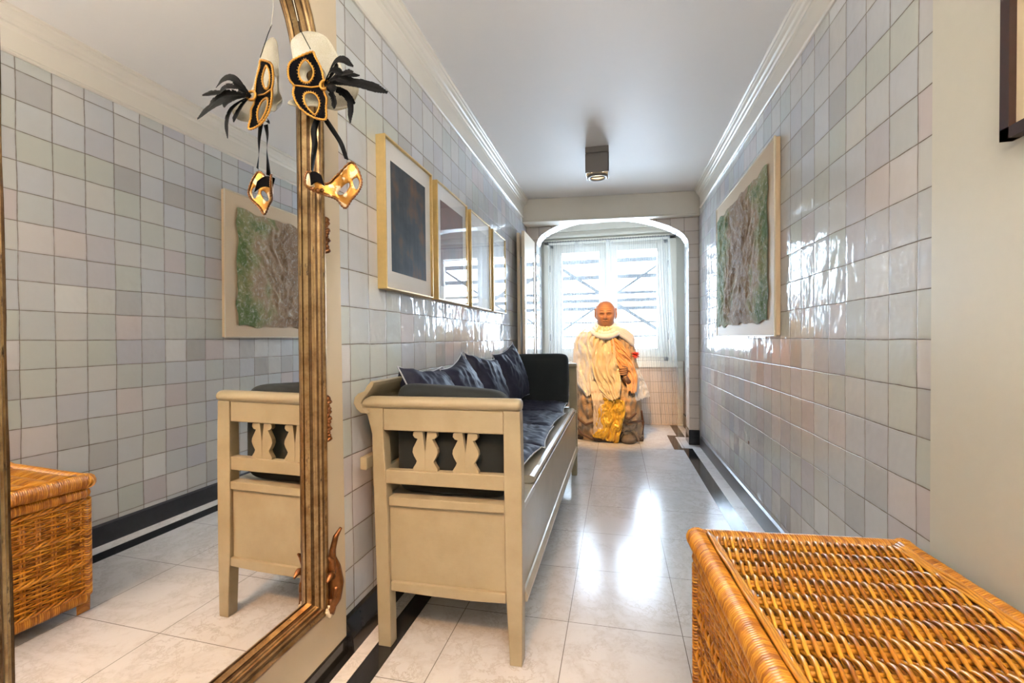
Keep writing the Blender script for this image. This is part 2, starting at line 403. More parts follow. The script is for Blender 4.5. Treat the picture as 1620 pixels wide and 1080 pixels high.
# glazed linings of the two piers, black plinth under the right one
m = MB(); m.quad((.682, D0, .16), (.682, D1, .16), (.682, D1, 1.93), (.682, D0, 1.93), [(0, .16), (.2, .16), (.2, 1.93), (0, 1.93)])
m.quad((-.799, D0, .16), (-.799, D1, .16), (-.799, D1, 1.93), (-.799, D0, 1.93), [(0, .16), (.2, .16), (.2, 1.93), (0, 1.93)])
struct(m.build('trim_12', M['tile_arch']))
m = MB(); m.box(.676, .775, YA-.012, YA+.2, 0, .145); struct(m.build('trim_13', M['black_stone'], bevel=.006))
m = MB(); m.box(-.90, -.794, YA-.012, YA+.2, 0, .145); struct(m.build('trim_14', M['black_stone'], bevel=.006))
# window wall: dado, jambs, head
WX0, WX1, WZ0, WZ1 = -.80, .60, .76, 2.19
m = MB(); m.box(-.92, .80, YW, YW+.16, 0, WZ0); struct(m.build('wall_window_dado', M['tile_dado']))
m = MB(); m.box(-.92, WX0, YW, YW+.16, WZ0, ZC); m.box(WX1, .80, YW, YW+.16, WZ0, ZC); m.box(WX0, WX1, YW, YW+.16, WZ1, ZC); struct(m.build('wall_window', M['cream']))
m = MB()  # wooden window surround, dado rail, pelmet mouldings
m.box(WX0-.07, WX0, YW-.025, YW+.01, .70, 2.24); m.box(WX1, WX1+.09, YW-.025, YW+.01, .70, 2.24)
m.box(-.89, .76, YW-.03, YW+.01, .685, .755); m.box(WX0-.07, WX1+.09, YW-.025, YW+.01, WZ1, 2.25)
m.box(.70, .76, YW-.02, YW+.01, .0, .69); m.box(-.89, .765, YW-.05, YW+.01, 2.27, 2.30); m.box(-.89, .765, YW-.035, YW+.01, 2.30, 2.34); m.box(-.89, .765, YW-.07, YW+.01, 2.34, 2.42)
struct(m.build('trim_15', M['wood_cream'], bevel=.005))
# window: frame, two casements, glass
m = MB(); fy0, fy1 = YW+.01, YW+.07
m.box(WX0, WX0+.05, fy0, fy1, WZ0, WZ1); m.box(WX1-.05, WX1, fy0, fy1, WZ0, WZ1); m.box(WX0, WX1, fy0, fy1, WZ0, WZ0+.05); m.box(WX0, WX1, fy0, fy1, WZ1-.04, WZ1); m.box(-.125, -.06, fy0-.02, fy1, WZ0, WZ1)
struct(m.build('window_1', M['wood_cream'], bevel=.004)); win = bpy.data.objects['window_1']
for (a, b, c, d) in ((-.75, -.125, -.65, -.198), (-.06, .55, .014, .475)):
    m = MB(); y0, y1 = fy0-.015, fy1-.01; z0, z1 = WZ0+.045, WZ1-.035
    m.box(a, c, y0, y1, z0, z1); m.box(d, b, y0, y1, z0, z1); m.box(c, d, y0, y1, z0, .912); m.box(c, d, y0, y1, 2.085, z1)
    s_ = m.build('casement', M['wood_cream'], win, bevel=.004)
    g = MB(); g.quad((c, fy0+.02, .91), (d, fy0+.02, .91), (d, fy0+.02, 2.087), (c, fy0+.02, 2.087)); g.build('glass_pane', M['pane'], s_)
m = MB()
for x in (-.10, -.085): m.tube([(x, fy0-.03, z) for z in (1.30, 1.42)], .006, 8)
for (x, z) in ((WX0+.0, 1.05), (WX0+.0, 1.9), (WX1, 1.05), (WX1, 1.9)): m.tube([(x, fy0-.022, z-.04), (x, fy0-.022, z+.04)], .007, 8)
m.build('hinge_and_bolt', plain('window_iron', (.08, .07, .06), .4), win)

# outside: steel louvre shutter with crossed braces and a leafy shrub
M['steel'] = plain('painted_steel_grey', (.050, .055, .065), .5, 0, 40, .08)
sh = empty('louvre_shutter', (-.09, 5.95, 0), 0, 'grey steel bar shutter with crossed braces outside the window', 'shutter')
def bar(name, p, q, w_, d=.02, mat=None, par=sh):
    p, q = V(p), V(q); m = MB(); t = (q-p).normalized(); u = t.cross(V((0, 1, 0))).normalized()*w_/2; dd = V((0, d/2, 0))
    n = len(m.v); m.v += [tuple(a+b+c) for a in (p, q) for b in (u, -u) for c in (dd, -dd)]
    for f in ((0, 1, 3, 2), (4, 6, 7, 5), (0, 4, 5, 1), (2, 3, 7, 6), (0, 2, 6, 4), (1, 5, 7, 3)): m.face([n+i for i in f])
    return m.build(name, mat or M['steel'], par)
for z, h in ((2.02, .055), (1.815, .05), (1.61, .035), (1.515, .045), (1.415, .045), (1.237, .022), (1.06, .022), (2.14, .04), (.88, .04)):
    bar('slat', (-.78, 0, z), (.78, 0, z), h, .03)
for x in (-.78, 0, .78): bar('post', (x, .02, .0), (x, .02, 2.3), .05, .03)
for p, q in (((-.66, 1.98), (.66, 1.09)), ((-.66, 1.09), (.66, 1.98))):
    bar('brace', (p[0], -.03, p[1]), (q[0], -.03, q[1]), .03 if p[1] < 1.5 else .042, .015)
leafm = plain('outdoor_leaf', (.10, .20, .05), .5, 0, 10, .3)
tr_ = empty('garden_shrub', (-1.2, 7.4, 0), 0, 'leafy green shrub outside the left window pane', 'shrub')
m = MB()
for k in range(900):
    a = random.uniform(0, 2*pi); z = random.uniform(.3, 3.0); rr = .62*random.random()**.5*(1-.25*abs(z-1.5)/1.5); p = V((rr*cos(a), rr*sin(a), z))
    d = V((random.uniform(-1, 1), random.uniform(-1, 1), random.uniform(-1, 1))).normalized(); e = d.orthogonal().normalized(); s_ = random.uniform(.03, .06)
    m.quad(p-d*s_, p+e*s_*.45, p+d*s_, p-e*s_*.45)
m.build('foliage', leafm, tr_)
m = MB(); m.tube([(0, 0, 0), (.02, 0, .8), (-.03, .02, 1.6), (0, 0, 2.5)], [.05, .04, .03, .015], 8); m.build('stem', plain('bark', (.12, .08, .05), .9), tr_)
m = MB(); m.box(-2.4, 2.4, YW+.16, 8.3, -.3, 0); struct(m.build('floor_outside', plain('pale_terrace', (.36, .36, .34), .9, 0, 3, .1)))
# sheer curtains on a rail
cr = empty('curtain_rail', (0, 5.46, 2.19), 0, 'thin dark curtain rail across the top of the alcove window', 'curtain rail')
m = MB(); m.tube([(-.84, 0, 0), (.72, 0, 0)], .006, 8, tone=.5); m.build('rod', plain('dark_rod', (.10, .09, .08), .4), cr)
m = MB()
for k in range(46): x = -.80+k*1.40/45; m.tube([(x+.009*cos(a), .0, .002+.009*sin(a)) for a in [i*pi/4 for i in range(8)]], .0015, 4, closed=True)
m.build('rings', plain('dark_ring', (.06, .055, .05), .4), cr)
def curtain(x0t, x1t, x0b, x1b, ztop, zbot, seed, label, dense):
    rows = []; NU, NVv = 260, 26
    for i in range(NVv):
        v = i/(NVv-1); z = ztop+(zbot-ztop)*v; r = []
        for j in range(NU):
            u = j/(NU-1); g = u**(1.0) if not dense else u + dense*sin(2*pi*u)/(2*pi)
            x = (x0t+(x1t-x0t)*g)*(1-v**1.6)+(x0b+(x1b-x0b)*g)*v**1.6
            amp = .016+.012*v
            y = 5.445+amp*sin(2*pi*(u*26+.35*nz(u*8, seed)+.15*v*nz(u*5, v*2, seed)))+.012*nz(u*14, v*1.5, seed)
            r.append((x, y, z+.004*nz(u*40, seed)))
        rows.append(r)
    m = MB(); m.grid(rows); o = m.build('sheer_curtain', M['sheer'], smooth=True)
    return tag(o, label, 'curtain')
curtain(-.80, -.10, -.80, -.12, 2.188, .62, 1.3, 'white sheer curtain covering the left half of the alcove window', .75)
curtain(-.11, .60, -.05, .74, 2.188, .05, 5.1, 'white sheer curtain over the right half of the window, flaring to the floor', -.75)

# ------------------------------------------------------------------ folded glazed door leaves by the arch
fd = empty('folding_door', (-.83, 4.2, 0), 0, 'tall cream folding door leaves with a shiny glass panel left of the arch', 'door')
M['peach'] = plain('peach_cream_paint', (.84, .70, .52), .3, .02, 20, .03)
def leaf(x, y0, y1):
    m = MB(); x0, x1 = x-.014, x+.014
    m.box(x0, x1, y0, y0+.06, .02, 2.0); m.box(x0, x1, y1-.05, y1, .02, 2.0); m.box(x0, x1, y0+.06, y1-.05, 1.80, 2.0); m.box(x0, x1, y0+.06, y1-.05, .02, .2)
    m.v = [(a+.83, b-4.2, c) for a, b, c in m.v]
    o = m.build('door_leaf', M['peach'], fd, bevel=.003)
    g = MB(); g.box(x+.002, x+.008, y0+.06, y1-.05, .2, 1.80); g.v = [(a+.83, b-4.2, c) for a, b, c in g.v]
    g.build('glass_panel', MT('dark_backed_glass').set(Base_Color=(.55, .56, .57), Roughness=.03, Specular_IOR_Level=.8, Coat_Weight=1.0).m, o)
leaf(-.862, 4.05, 4.52); leaf(-.802, 3.98, 4.50)

# ------------------------------------------------------------------ ceiling spotlights
M['fitting'] = plain('brushed_grey_metal', (.17, .155, .14), .4, .03, 60, .05, Metallic=.3)
M['fit_inner'] = plain('reflector_white', (.85, .82, .75), .3)
M['bulb'] = emis('halogen_bulb', (1, .80, .5), 9)
def spot_fitting(loc, label, aim, energy, blend=.6, size=80, rz=0, tint=(1, .56, .20)):
    r = empty('ceiling_spotlight', loc, rz, label, 'ceiling light')
    a = .083
    m = MB(); m.box(-a, a, -a, a, -.042, 0); m.build('mounting_plate', M['fitting'], r, bevel=.002)
    m = MB(); m.box(-a*.9, a*.9, -a*.9, a*.9, -.05, -.04)
    for x0, x1, y0, y1 in ((-a, a, -a, -a+.006), (-a, a, a-.006, a), (-a, -a+.006, -a, a), (a-.006, a, -a, a)): m.box(x0, x1, y0, y1, -.185, -.05)
    m.build('housing', M['fitting'], r)
    m = MB(); m.box(-a+.008, a-.008, -a+.008, a-.008, -.12, -.112); m.build('reflector', M['fit_inner'], r)
    m = MB()
    pts = [(.064*cos(t), .064*sin(t), -.190) for t in [i*2*pi/28 for i in range(28)]]
    m.tube(pts, .013, 10, closed=True); m.tube([(-.06, 0, -.19), (.06, 0, -.19)], .007, 8); ring = m.build('lamp_ring', M['fitting'], r, smooth=True)
    m = MB(); rows = [[(q*cos(t), q*sin(t), -.150-.012*(1-q/.05)) for t in [i*2*pi/24 for i in range(24)]] for q in (.001, .02, .035, .05)]
    m.grid(rows, closed_u=True); m.build('bulb', M['bulb'], r, smooth=True)
    if energy:
        light('SPOT', 'spot_beam', (loc[0], loc[1], loc[2]-.215), energy, tint, spot_size=R(size), spot_blend=blend, shadow_soft_size=.04, aim=aim)
    return r
spot_fitting((-.128, 3.44, ZC), 'square grey metal spotlight on the corridor ceiling in front of the arch', (-.10, 4.75, .68), 112, .6, 44)
light('SPOT', 'hall_spot', (-.30, -.38, 2.2), 66, (1, .42, .08), spot_size=R(44), spot_blend=.8, shadow_soft_size=.04, aim=(-.66, 1.22, .0))
# added upward fill lights behind the viewer to brighten ceiling and walls, no fitting
light('AREA', 'ceiling_fill', (.25, -.45, 1.88), 40, (1, .97, .92), shape='DISK', size=.45, rot=(R(180), 0, 0))
light('AREA', 'ceiling_fill', (.25, -.2, 1.95), 8, (1, .97, .92), shape='DISK', size=.30, rot=(R(180), 0, 0))

# ================================================================== big gilt mirror on the left plaster
mr = empty('gilt_mirror', (-.875, .80, 1.0), 0, 'tall arched wall mirror with worn gilt frame on the left plaster wall', 'mirror')
mr.rotation_euler = (0, R(.0), R(-.5)); 
# slight lean: face normal (1,0,0) turned by the yaw above and tipped 0.5 degrees down
mr.rotation_mode = 'XYZ'; mr.rotation_euler = (0, R(.5), R(-.5))
# local: y along the wall, z up, x out of the wall
LY0, LY1, LZ0 = .488-.80, 1.132-.80, .285-1.0
def inner_path():
    p = [(LY0, LZ0), (LY1, LZ0)]
    p += [(LY1, z) for z in [LZ0+(.69-LZ0)*k/12 for k in range(1, 13)]]
    cy = (LY0+LY1)/2; hw = (LY1-LY0)/2; zt = .69
    for k in range(1, 28):
        a = pi*k/28; p.append((cy+hw*abs(cos(a))**.80*(1 if cos(a) > 0 else -1), zt+.40*sin(a)**.80))
    p += [(LY0, z) for z in [.69-(.69-LZ0)*k/12 for k in range(0, 12)]]
    return p
IP = inner_path()
m = MB(); n = len(IP); m.v = [(0.0, y, z) for y, z in IP]; m.face(list(range(n)))
m.build('mirror_glass', M['mirror'], mr)
m = MB(); cyc = (LY0+LY1)/2; m.v = [(-.006, y+(.004 if y > 0 else -.004)*0, z) for y, z in IP]; 
prof = [(0, .0), (.001, .006), (.010, .010), (.014, .012), (.013, .016), (.020, .020), (.024, .023), (.022, .027), (.028, .030), (.033, .034), (.031, .038), (.036, .042), (.040, .047), (.038, .052), (.034, .055), (.037, .060), (.040, .067), (.038, .075), (.030, .081), (.018, .084), (-.012, .086)]
prof = [(x, w_*.74-.001) for x, w_ in prof]
pts = IP; m = MB(); N = len(pts); rows = []
for i, (y, z) in enumerate(pts):
    a = V(pts[i-1]); b = V(pts[(i+1) % N]); c = V((y, z))
    t1 = (c-a).normalized(); t2 = (b-c).normalized(); n1 = V((t1.y, -t1.x)); n2 = V((t2.y, -t2.x))
    bis = (n1+n2).normalized(); k = 1/max(.45, bis.dot(n1))
    r = []
    for h, w_ in prof:
        q = c+bis*k*w_
        r.append((h+.0008*nz(q.x*40, q.y*40, h*50), q.x, q.y))
    rows.append(r)
rows.append(rows[0]); 
# denser straight parts are not needed; profile ribs run along the frame
m.grid(rows)
np_ = len(prof)
m.mi = [1 if (k % (np_-1)) in (0, 3, 4, 8, 11, 12, 18, 19) else 0 for k in range(len(m.f))]
m.build('frame', [M['gilt'], M['gilt_dark']], mr, smooth=True, angle=50)
def blob_chain(m, pts, rs, n=10, flat=1.0):
    q = []; rr = []
    K = 6
    for i in range(len(pts)-1):
        for k in range(K):
            f = k/K; q.append(V(pts[i]).lerp(V(pts[i+1]), f)); rr.append(rs[i]+(rs[i+1]-rs[i])*f)
    q.append(V(pts[-1])); rr.append(rs[-1]); m.tube(q, rr, n, flat=flat)
# acanthus ornament at the lower corner, smaller leaf sprigs up the side
m = MB(); Y = .362
lz = lambda z: z-1.0
blob_chain(m, [(.045, Y+.01, lz(.235)), (.052, Y+.035, lz(.27)), (.05, Y+.045, lz(.31)), (.047, Y+.04, lz(.36)), (.045, Y+.03, lz(.40))], [.008, .018, .022, .018, .010])
blob_chain(m, [(.045, Y+.03, lz(.38)), (.05, Y+.028, lz(.42)), (.055, Y+.036, lz(.455)), (.06, Y+.055, lz(.475))], [.012, .009, .008, .004])
blob_chain(m, [(.045, Y+.03, lz(.34)), (.055, Y+.01, lz(.350)), (.055, Y-.01, lz(.338))], [.014, .010, .003])
blob_chain(m, [(.045, Y+.03, lz(.36)), (.052, Y+.02, lz(.39)), (.052, Y+.005, lz(.405))], [.013, .009, .003])
blob_chain(m, [(.05, Y+.045, lz(.31)), (.058, Y+.03, lz(.30)), (.058, Y+.02, lz(.28))], [.014, .010, .004])
blob_chain(m, [(.045, Y+.03, lz(.27)), (.05, Y+.02, lz(.245)), (.046, Y+.03, lz(.225))], [.014, .012, .006])
m.build('corner_ornament', M['bronze'], mr, smooth=True)
m = MB()
for k in range(5): blob_chain(m, [(.046, Y+.005+.008*sin(k*2), lz(.235+.006*k)), (.05, Y+.012, lz(.228)), (.045, Y+.02+.004*k, lz(.222))], [.004, .005, .003])
m.build('rosette', plain('silvered_gesso', (.62, .55, .42), .4, Metallic=.3), mr, smooth=True)
for za, zb in ((1.30, 1.395), (.74, .87)):
    m = MB(); k = 0; z = za
    while z < zb:
        f = (z-za)/(zb-za)
        blob_chain(m, [(.030, Y+.028+.006*sin(k*1.7), lz(z)), (.036, Y+.036+.006*sin(k*2.3+1), lz(z+.008)), (.030, Y+.034+.005*cos(k), lz(z+.016))], [.004, .0075, .003]); z += .010; k += 1
    m.build('leaf_sprig', M['bronze'], mr, smooth=True)

# ================================================================== masks hanging on the mirror frame
def place(p0, e1, e2, pt, off=(0, 0, 0)):
    return V(p0)+V(e1)*pt[0]+V(e2)*pt[1]+V(off)
def smooth_poly(pts, k=5):
    n = len(pts); out = []
    for i in range(n):
        p0, p1, p2, p3 = [V(pts[(i+d) % n]) for d in (-1, 0, 1, 2)]
        for j in range(k):
            t = j/k; out.append(tuple(.5*((2*p1)+(-p0+p2)*t+(2*p0-5*p1+4*p2-p3)*t*t+(-p0+3*p1-3*p2+p3)*t**3)))
    return out
def inside(p, poly):
    x, y = p; c = False; n = len(poly)
    for i in range(n):
        x1, y1 = poly[i][:2]; x2, y2 = poly[i-1][:2]
        if (y1 > y) != (y2 > y) and x < (x2-x1)*(y-y1)/(y2-y1)+x1: c = not c
    return c
def shell(outline, holes, dome, frame, th=.002):
    """curved sheet cut to an outline with holes: bmesh triangle fill, subdivided, then domed"""
    import bmesh
    bm = bmesh.new(); edges = []
    for loop in [outline]+holes:
        vs_ = [bm.verts.new((p[0], p[1], 0)) for p in loop]
        for i in range(len(vs_)): edges.append(bm.edges.new((vs_[i], vs_[(i+1) % len(vs_)])))
    bmesh.ops.triangle_fill(bm, edges=edges, use_beauty=True, use_dissolve=False)
    for _ in range(3):
        es = [e for e in bm.edges if e.calc_length() > .010]
        if es: bmesh.ops.subdivide_edges(bm, edges=es, cuts=1); bmesh.ops.triangulate(bm, faces=[f for f in bm.faces if len(f.verts) > 3])
    p0, e1, e2 = V(frame[0]), V(frame[1]), V(frame[2]); nn = e1.cross(e2)
    m = MB(); bm.verts.ensure_lookup_table()
    for v in bm.verts:
        q = p0+e1*v.co.x+e2*v.co.y+nn*dome(v.co.x, v.co.y); m.v.append(tuple(q))
    for f in bm.faces: m.face([v.index for v in f.verts], [(v.co.x*10, v.co.y*10) for v in f.verts])
    bm.free(); return m
E1, E2 = (.970, .243, 0), (0, 0, 1)
MKF = .965
def MK(v): return V((0, 0, CAM_H))+(v-V((0, 0, CAM_H)))*MKF
def nrm(e1, e2): return V(e1).cross(V(e2))
glit = MT('pearl_glitter'); k_ = glit.noise(glit.coord(), 900, 1); g2 = glit.noise(glit.coord(), 25, 4)
glit.set(Base_Color=glit.mix(g2, (.40, .35, .23), (.50, .48, .42)), Roughness=glit.ramp(k_, [(.4, .15), (.6, .6)]), Metallic=.15, Coat_Weight=.3); glit.bump(k_, .5, .002)
wm = empty('white_mask', tuple(MK(V((-.80, 1.150, 1.80)))), 0, 'pearly white glitter half mask hanging behind the black mask on the mirror frame', 'mask')
F1 = ((0, 0, 0), E1, E2)
wout = smooth_poly([(-.0757, .0816), (-.0531, .1014), (-.0233, .1064), (.0063, .0966), (.0257, .0719), (.0425, .0374), (.059, -.0121), (.0932, -.0518), (.1078, -.0717), (.0873, -.1064), (.0424, -.1153), (.0077, -.1064), (-.035, -.100), (-.052, -.106), (-.0767, -.1063), (-.09, -.105), (-.088, -.09), (-.072, -.0568), (-.078, -.0271), (-.080, .0223), (-.0835, .0619)], 4)
wd = lambda x, y: -(.018-3.0*((x-.0)**2*1.1+(y+.0)**2*.35)) - .018*exp(-((x+.07)**2+(y+.08)**2)/.0006)+.012
shell(wout, [smooth_poly([(-.045, .0), (-.02, .012), (.0, -.004), (-.005, -.03), (-.03, -.036), (-.048, -.02)], 4)], wd, F1).build('mask_shell', glit.m, wm, smooth=True, solid=.002)
wm.scale = (MKF,)*3
# black velvet mask, turned on its side
bmk = empty('black_mask', tuple(MK(V((-.79, 1.118, 1.755)))), 0, 'black velvet mask with gold braid and black feathers, turned sideways on the mirror frame', 'mask')
M['velvet'] = plain('black_velvet', (.004, .0035, .005), .95, 0, 60, 0, Specular_IOR_Level=.1)
M['braid'] = plain('gold_braid', (.50, .24, .03), .32, .5, 400, .35, Metallic=.45)
bo = smooth_poly([(-.0238, .0825), (-.0628, .0655), (-.0825, .0462), (-.0868, .0197), (-.0824, .0004), (-.0739, -.0117), (-.0758, -.0334), (-.0652, -.0624), (-.0414, -.0866), (-.0078, -.1036), (.0164, -.1061), (.0151, -.0721), (.0165, -.0479), (.009, -.031), (.0074, -.0092), (.0063, .0101), (-.0004, .0391), (-.0144, .068)], 8)
h1 = smooth_poly([(-.0412, .0608), (-.026, .0439), (-.0219, .027), (-.03, .0077), (-.0446, .0014), (-.058, .0101), (-.061, .0318), (-.0534, .0511)], 3)
h2 = smooth_poly([(-.0355, -.0262), (-.0186, -.031), (-.0068, -.0503), (-.0072, -.0721), (-.0172, -.0905), (-.0363, -.0721), (-.0476, -.0528), (-.0477, -.0334)], 3)
bd = lambda x, y: -(.012-4*((x+.03)**2)-.9*y*y)*1.0
shell(bo, [h1[::-1], h2[::-1]], bd, F1).build('mask_shell', M['velvet'], bmk, smooth=True, solid=.0022)
def on_shell(p, dome, lift=.003): 
    nn = nrm(E1, E2); q = V(E1)*p[0]+V(E2)*p[1]; return q+nn*(dome(p[0], p[1]))+V((.243, -.97, 0))*lift*1.0
sgn = 1 if nrm(E1, E2).y < 0 else -1
def lift3(p, dome, l): return V(E1)*p[0]+V(E2)*p[1]+nrm(E1, E2)*(dome(p[0], p[1])+sgn*l)
m = MB(); m.tube([lift3(p, bd, .001) for p in bo], [.0022+.0018*(k % 2) for k in range(len(bo))], 6, closed=True)
for h in (h1, h2):
    m.tube([lift3(p, bd, .002) for p in h], .0026, 6, closed=True)
    c = V((sum(p[0] for p in h)/len(h), sum(p[1] for p in h)/len(h)))
    for i, p in enumerate(h):
        q = V(p)+(V(p)-c).normalized()*.005; m.tube([lift3(p, bd, .002), lift3(q, bd, .002)], .0013, 5)
m.tube([lift3(p, bd, .002) for p in ((-.074, -.011), (-.05, -.010), (-.03, -.012), (-.005, -.010))], .0026, 6)
rc = (.012, -.011)
m.tube([lift3((rc[0]+.013*cos(t), rc[1]+.012*sin(t)), bd, .006) for t in [i*2*pi/20 for i in range(20)]], .004, 6, closed=True)
m.build('gold_braid', M['braid'], bmk, smooth=True)
M['feather'] = MT('black_feather').set(Base_Color=(.003, .003, .0035), Roughness=.6, Specular_IOR_Level=.16).m
def feather(m, p, q, bow, wid, rag, up=V((0, -.9, .3))):
    p, q = V(p), V(q); d = q-p; L = d.length; t = d.normalized(); side = t.cross(up).normalized(); N = 26
    P = [p+d*(i/(N-1))+V(bow)*sin(pi*i/(N-1))+V(bow)*.4*(i/(N-1))**2 for i in range(N)]
    m.tube(P, [.0016*(1-.7*i/(N-1)) for i in range(N)], 5)
    for sd in (-1, 1):
        for i in range(N-1):
            f = i/(N-1); w_ = wid*min(1, f*2.2+.25)*min(1, (1-f)*4+.15)*(1-rag*random.random()*(1-f))
            a = P[i]; b = P[i+1]; tt = (b-a).normalized()*w_*.65
            out = side*sd*w_+V((0, -.25*w_*abs(sd), 0))
            m.quad(a, b+(b-a)*.3, b+out*.98+tt, a+out+tt*.7)
m = MB(); r0 = (.012, 0, -.012)
W0 = V((-.79, 1.118, 1.755))
def wl(x, y, z): return V((x, y, z))-W0
for tip, bow, wid, rag in (((-.590, 1.12, 1.692), (0, -.01, .012), .015, .25), ((-.677, 1.10, 1.752), (0, -.005, .040), .013, .3), ((-.712, 1.115, 1.622), (.035, 0, .02), .010, .4),
        ((-.655, 1.10, 1.705), (0, -.02, .010), .014, .9), ((-.700, 1.09, 1.735), (0, -.01, .02), .013, .9), ((-.725, 1.085, 1.70), (.01, -.01, 0), .012, 1.0), ((-.70, 1.14, 1.69), (0, 0, .01), .012, .9),
        ((-.735, 1.11, 1.785), (.01, 0, .006), .010, .5), ((-.690, 1.15, 1.77), (0, 0, .01), .010, .8), ((-.74, 1.10, 1.665), (.012, 0, .0), .009, .8), ((-.66, 1.07, 1.73), (0, 0, .01), .011, .8)):
    feather(m, r0, wl(*tip), bow, wid, rag)
m.build('feathers', M['feather'], bmk)
m = MB(); m.tube([wl(-.815, 1.112, 1.842), wl(-.845, 1.108, 1.90), wl(-.852, 1.115, 1.93)], .0012, 5); m.build('hanging_cord', M['feather'], bmk)
m = MB(); m.tube([wl(-.852, 1.112, 1.925), wl(-.862, 1.11, 1.97), wl(-.868, 1.10, 2.02), wl(-.86, 1.09, 2.10)], .0009, 5); m.build('white_thread', plain('white_thread', (.8, .78, .7), .6), bmk)
bmk.scale = (MKF,)*3
# gold mask hanging from black ribbons
gm_ = empty('gold_mask', (-.7624, 1.1242, 1.4453), 0, 'gold eye mask with cream patches hanging from black ribbons below the black mask', 'mask')
G1, G2 = (.97, .243, 0), (0, 0, 1)
goldm = MT('crackled_gold_mask'); cn = goldm.noise(goldm.coord(), 38, 2)
goldm.set(Base_Color=goldm.mix(goldm.ramp(cn, [(.50, 0.), (.54, 1.)]), (.38, .17, .03), (.62, .48, .30)), Roughness=.3, Metallic=goldm.ramp(cn, [(.50, .8), (.54, .1)])); goldm.bump(cn, .4, .003)
go = smooth_poly([(.0467, .0894), (.0681, .0725), (.0819, .0338), (.0743, .0097), (.0498, -.0144), (.0301, -.0361), (.0064, -.0118), (-.0224, -.002), (-.0559, .0078), (-.0617, .0295), (-.0551, .0536), (-.044, .038), (-.0314, .0294), (-.0121, .0317), (.0075, .0534)], 8)
gd = lambda x, y: (-.012+5*(x-.02)**2*(.8 if x > .02 else 1.3))
FG = ((0, 0, 0), G1, G2)
shell(go, [smooth_poly([(.0091, .0051), (.0263, .0268), (.0409, .034), (.0431, .0219), (.0259, .0026)], 3), smooth_poly([(.0531, .0388), (.0652, .046), (.0737, .0339), (.0696, .017), (.0623, .0146)], 3)], gd, FG).build('mask_shell', goldm.m, gm_, smooth=True, solid=.002)
gN = nrm(G1, G2); sg = 1 if gN.y < 0 else -1
m = MB(); cord = []
gl3 = lambda p, l: V(G1)*p[0]+V(G2)*p[1]+gN*(gd(*p[:2])+sg*l)
m.tube([gl3(p, .0015) for p in go], [.0018+.0018*(k % 2) for k in range(len(go))], 6, closed=True)
for b in ((-.036, .006), (-.047, .008), (-.026, .008)): m.tube([gl3(b, .004+.001*k) for k in range(4)], [.002, .006, .006, .002], 8)
m.build('twisted_braid', M['bronze'], gm_, smooth=True)
def ribbon(m, pts, w_, tw0, tw1):
    pts = [V(p) for p in pts]; K = 10; P = []
    for i in range(len(pts)-1):
        p0 = pts[max(0, i-1)]; p1 = pts[i]; p2 = pts[i+1]; p3 = pts[min(len(pts)-1, i+2)]
        for j in range(K):
            t = j/K; P.append(.5*((2*p1)+(-p0+p2)*t+(2*p0-5*p1+4*p2-p3)*t*t+(-p0+3*p1-3*p2+p3)*t**3))
    P.append(pts[-1]); n = len(P); rows = []
    for i, p in enumerate(P):
        a = tw0+(tw1-tw0)*i/(n-1); d = V((cos(a), sin(a)*.8, 0)); rows.append([tuple(p-d*w_/2), tuple(p), tuple(p+d*w_/2)])
    m.grid(rows)
G0 = V((-.7624, 1.1242, 1.4453)); gl = lambda x, y, z: MK(V((x, y, z)))-G0
m = MB()
ribbon(m, [gl(-.795, 1.135, 1.668), gl(-.775, 1.15, 1.632), gl(-.760, 1.165, 1.60), gl(-.748, 1.172, 1.557)], .016, 0, 1.3)
ribbon(m, [gl(-.812, 1.135, 1.665), gl(-.822, 1.13, 1.63), gl(-.820, 1.13, 1.59), gl(-.825, 1.128, 1.55), gl(-.828, 1.127, 1.515)], .017, .2, 1.8)
ribbon(m, [gl(-.835, 1.120, 1.67), gl(-.826, 1.13, 1.668), gl(-.815, 1.135, 1.672)], .02, 1.2, 1.4)
m.build('ribbon', M['feather'], gm_, smooth=True, solid=.0006)
m = MB(); rows = []
for i in range(9):
    r = []
    for j in range(9):
        u, v = j/8, i/8; r.append(gl(-.845+.050*u+.01*v, 1.132-.012*u, 1.512-.038*v-.010*u*u+.008*sin(pi*u)-.004*cos(3*v)))
    rows.append(r)
m.grid(rows); m.build('black_lining', M['velvet'], gm_, smooth=True, solid=.003)

# ================================================================== cream picture on the near right wall
pf = empty('framed_picture', (.765, .80, 1.80), 0, 'dark brown framed picture on the near right plaster wall, mostly cut off', 'picture')
m = MB(); y0, y1, z0, z1 = -.30, .304, -.381, .42
m.box(-.022, 0, y1-.022, y1, z0, z1); m.box(-.022, 0, y0, y0+.022, z0, z1); m.box(-.022, 0, y0, y1, z0, z0+.022); m.box(-.022, 0, y0, y1, z1-.022, z1)
m.build('frame', plain('dark_brown_wood', (.035, .014, .010), .3, .03, 60, .3), pf)
m = MB(); m.box(-.010, -.001, y0+.02, y1-.02, z0+.02, z1-.02); m.build('mount_board', plain('beige_mount', (.62, .52, .36), .7), pf)

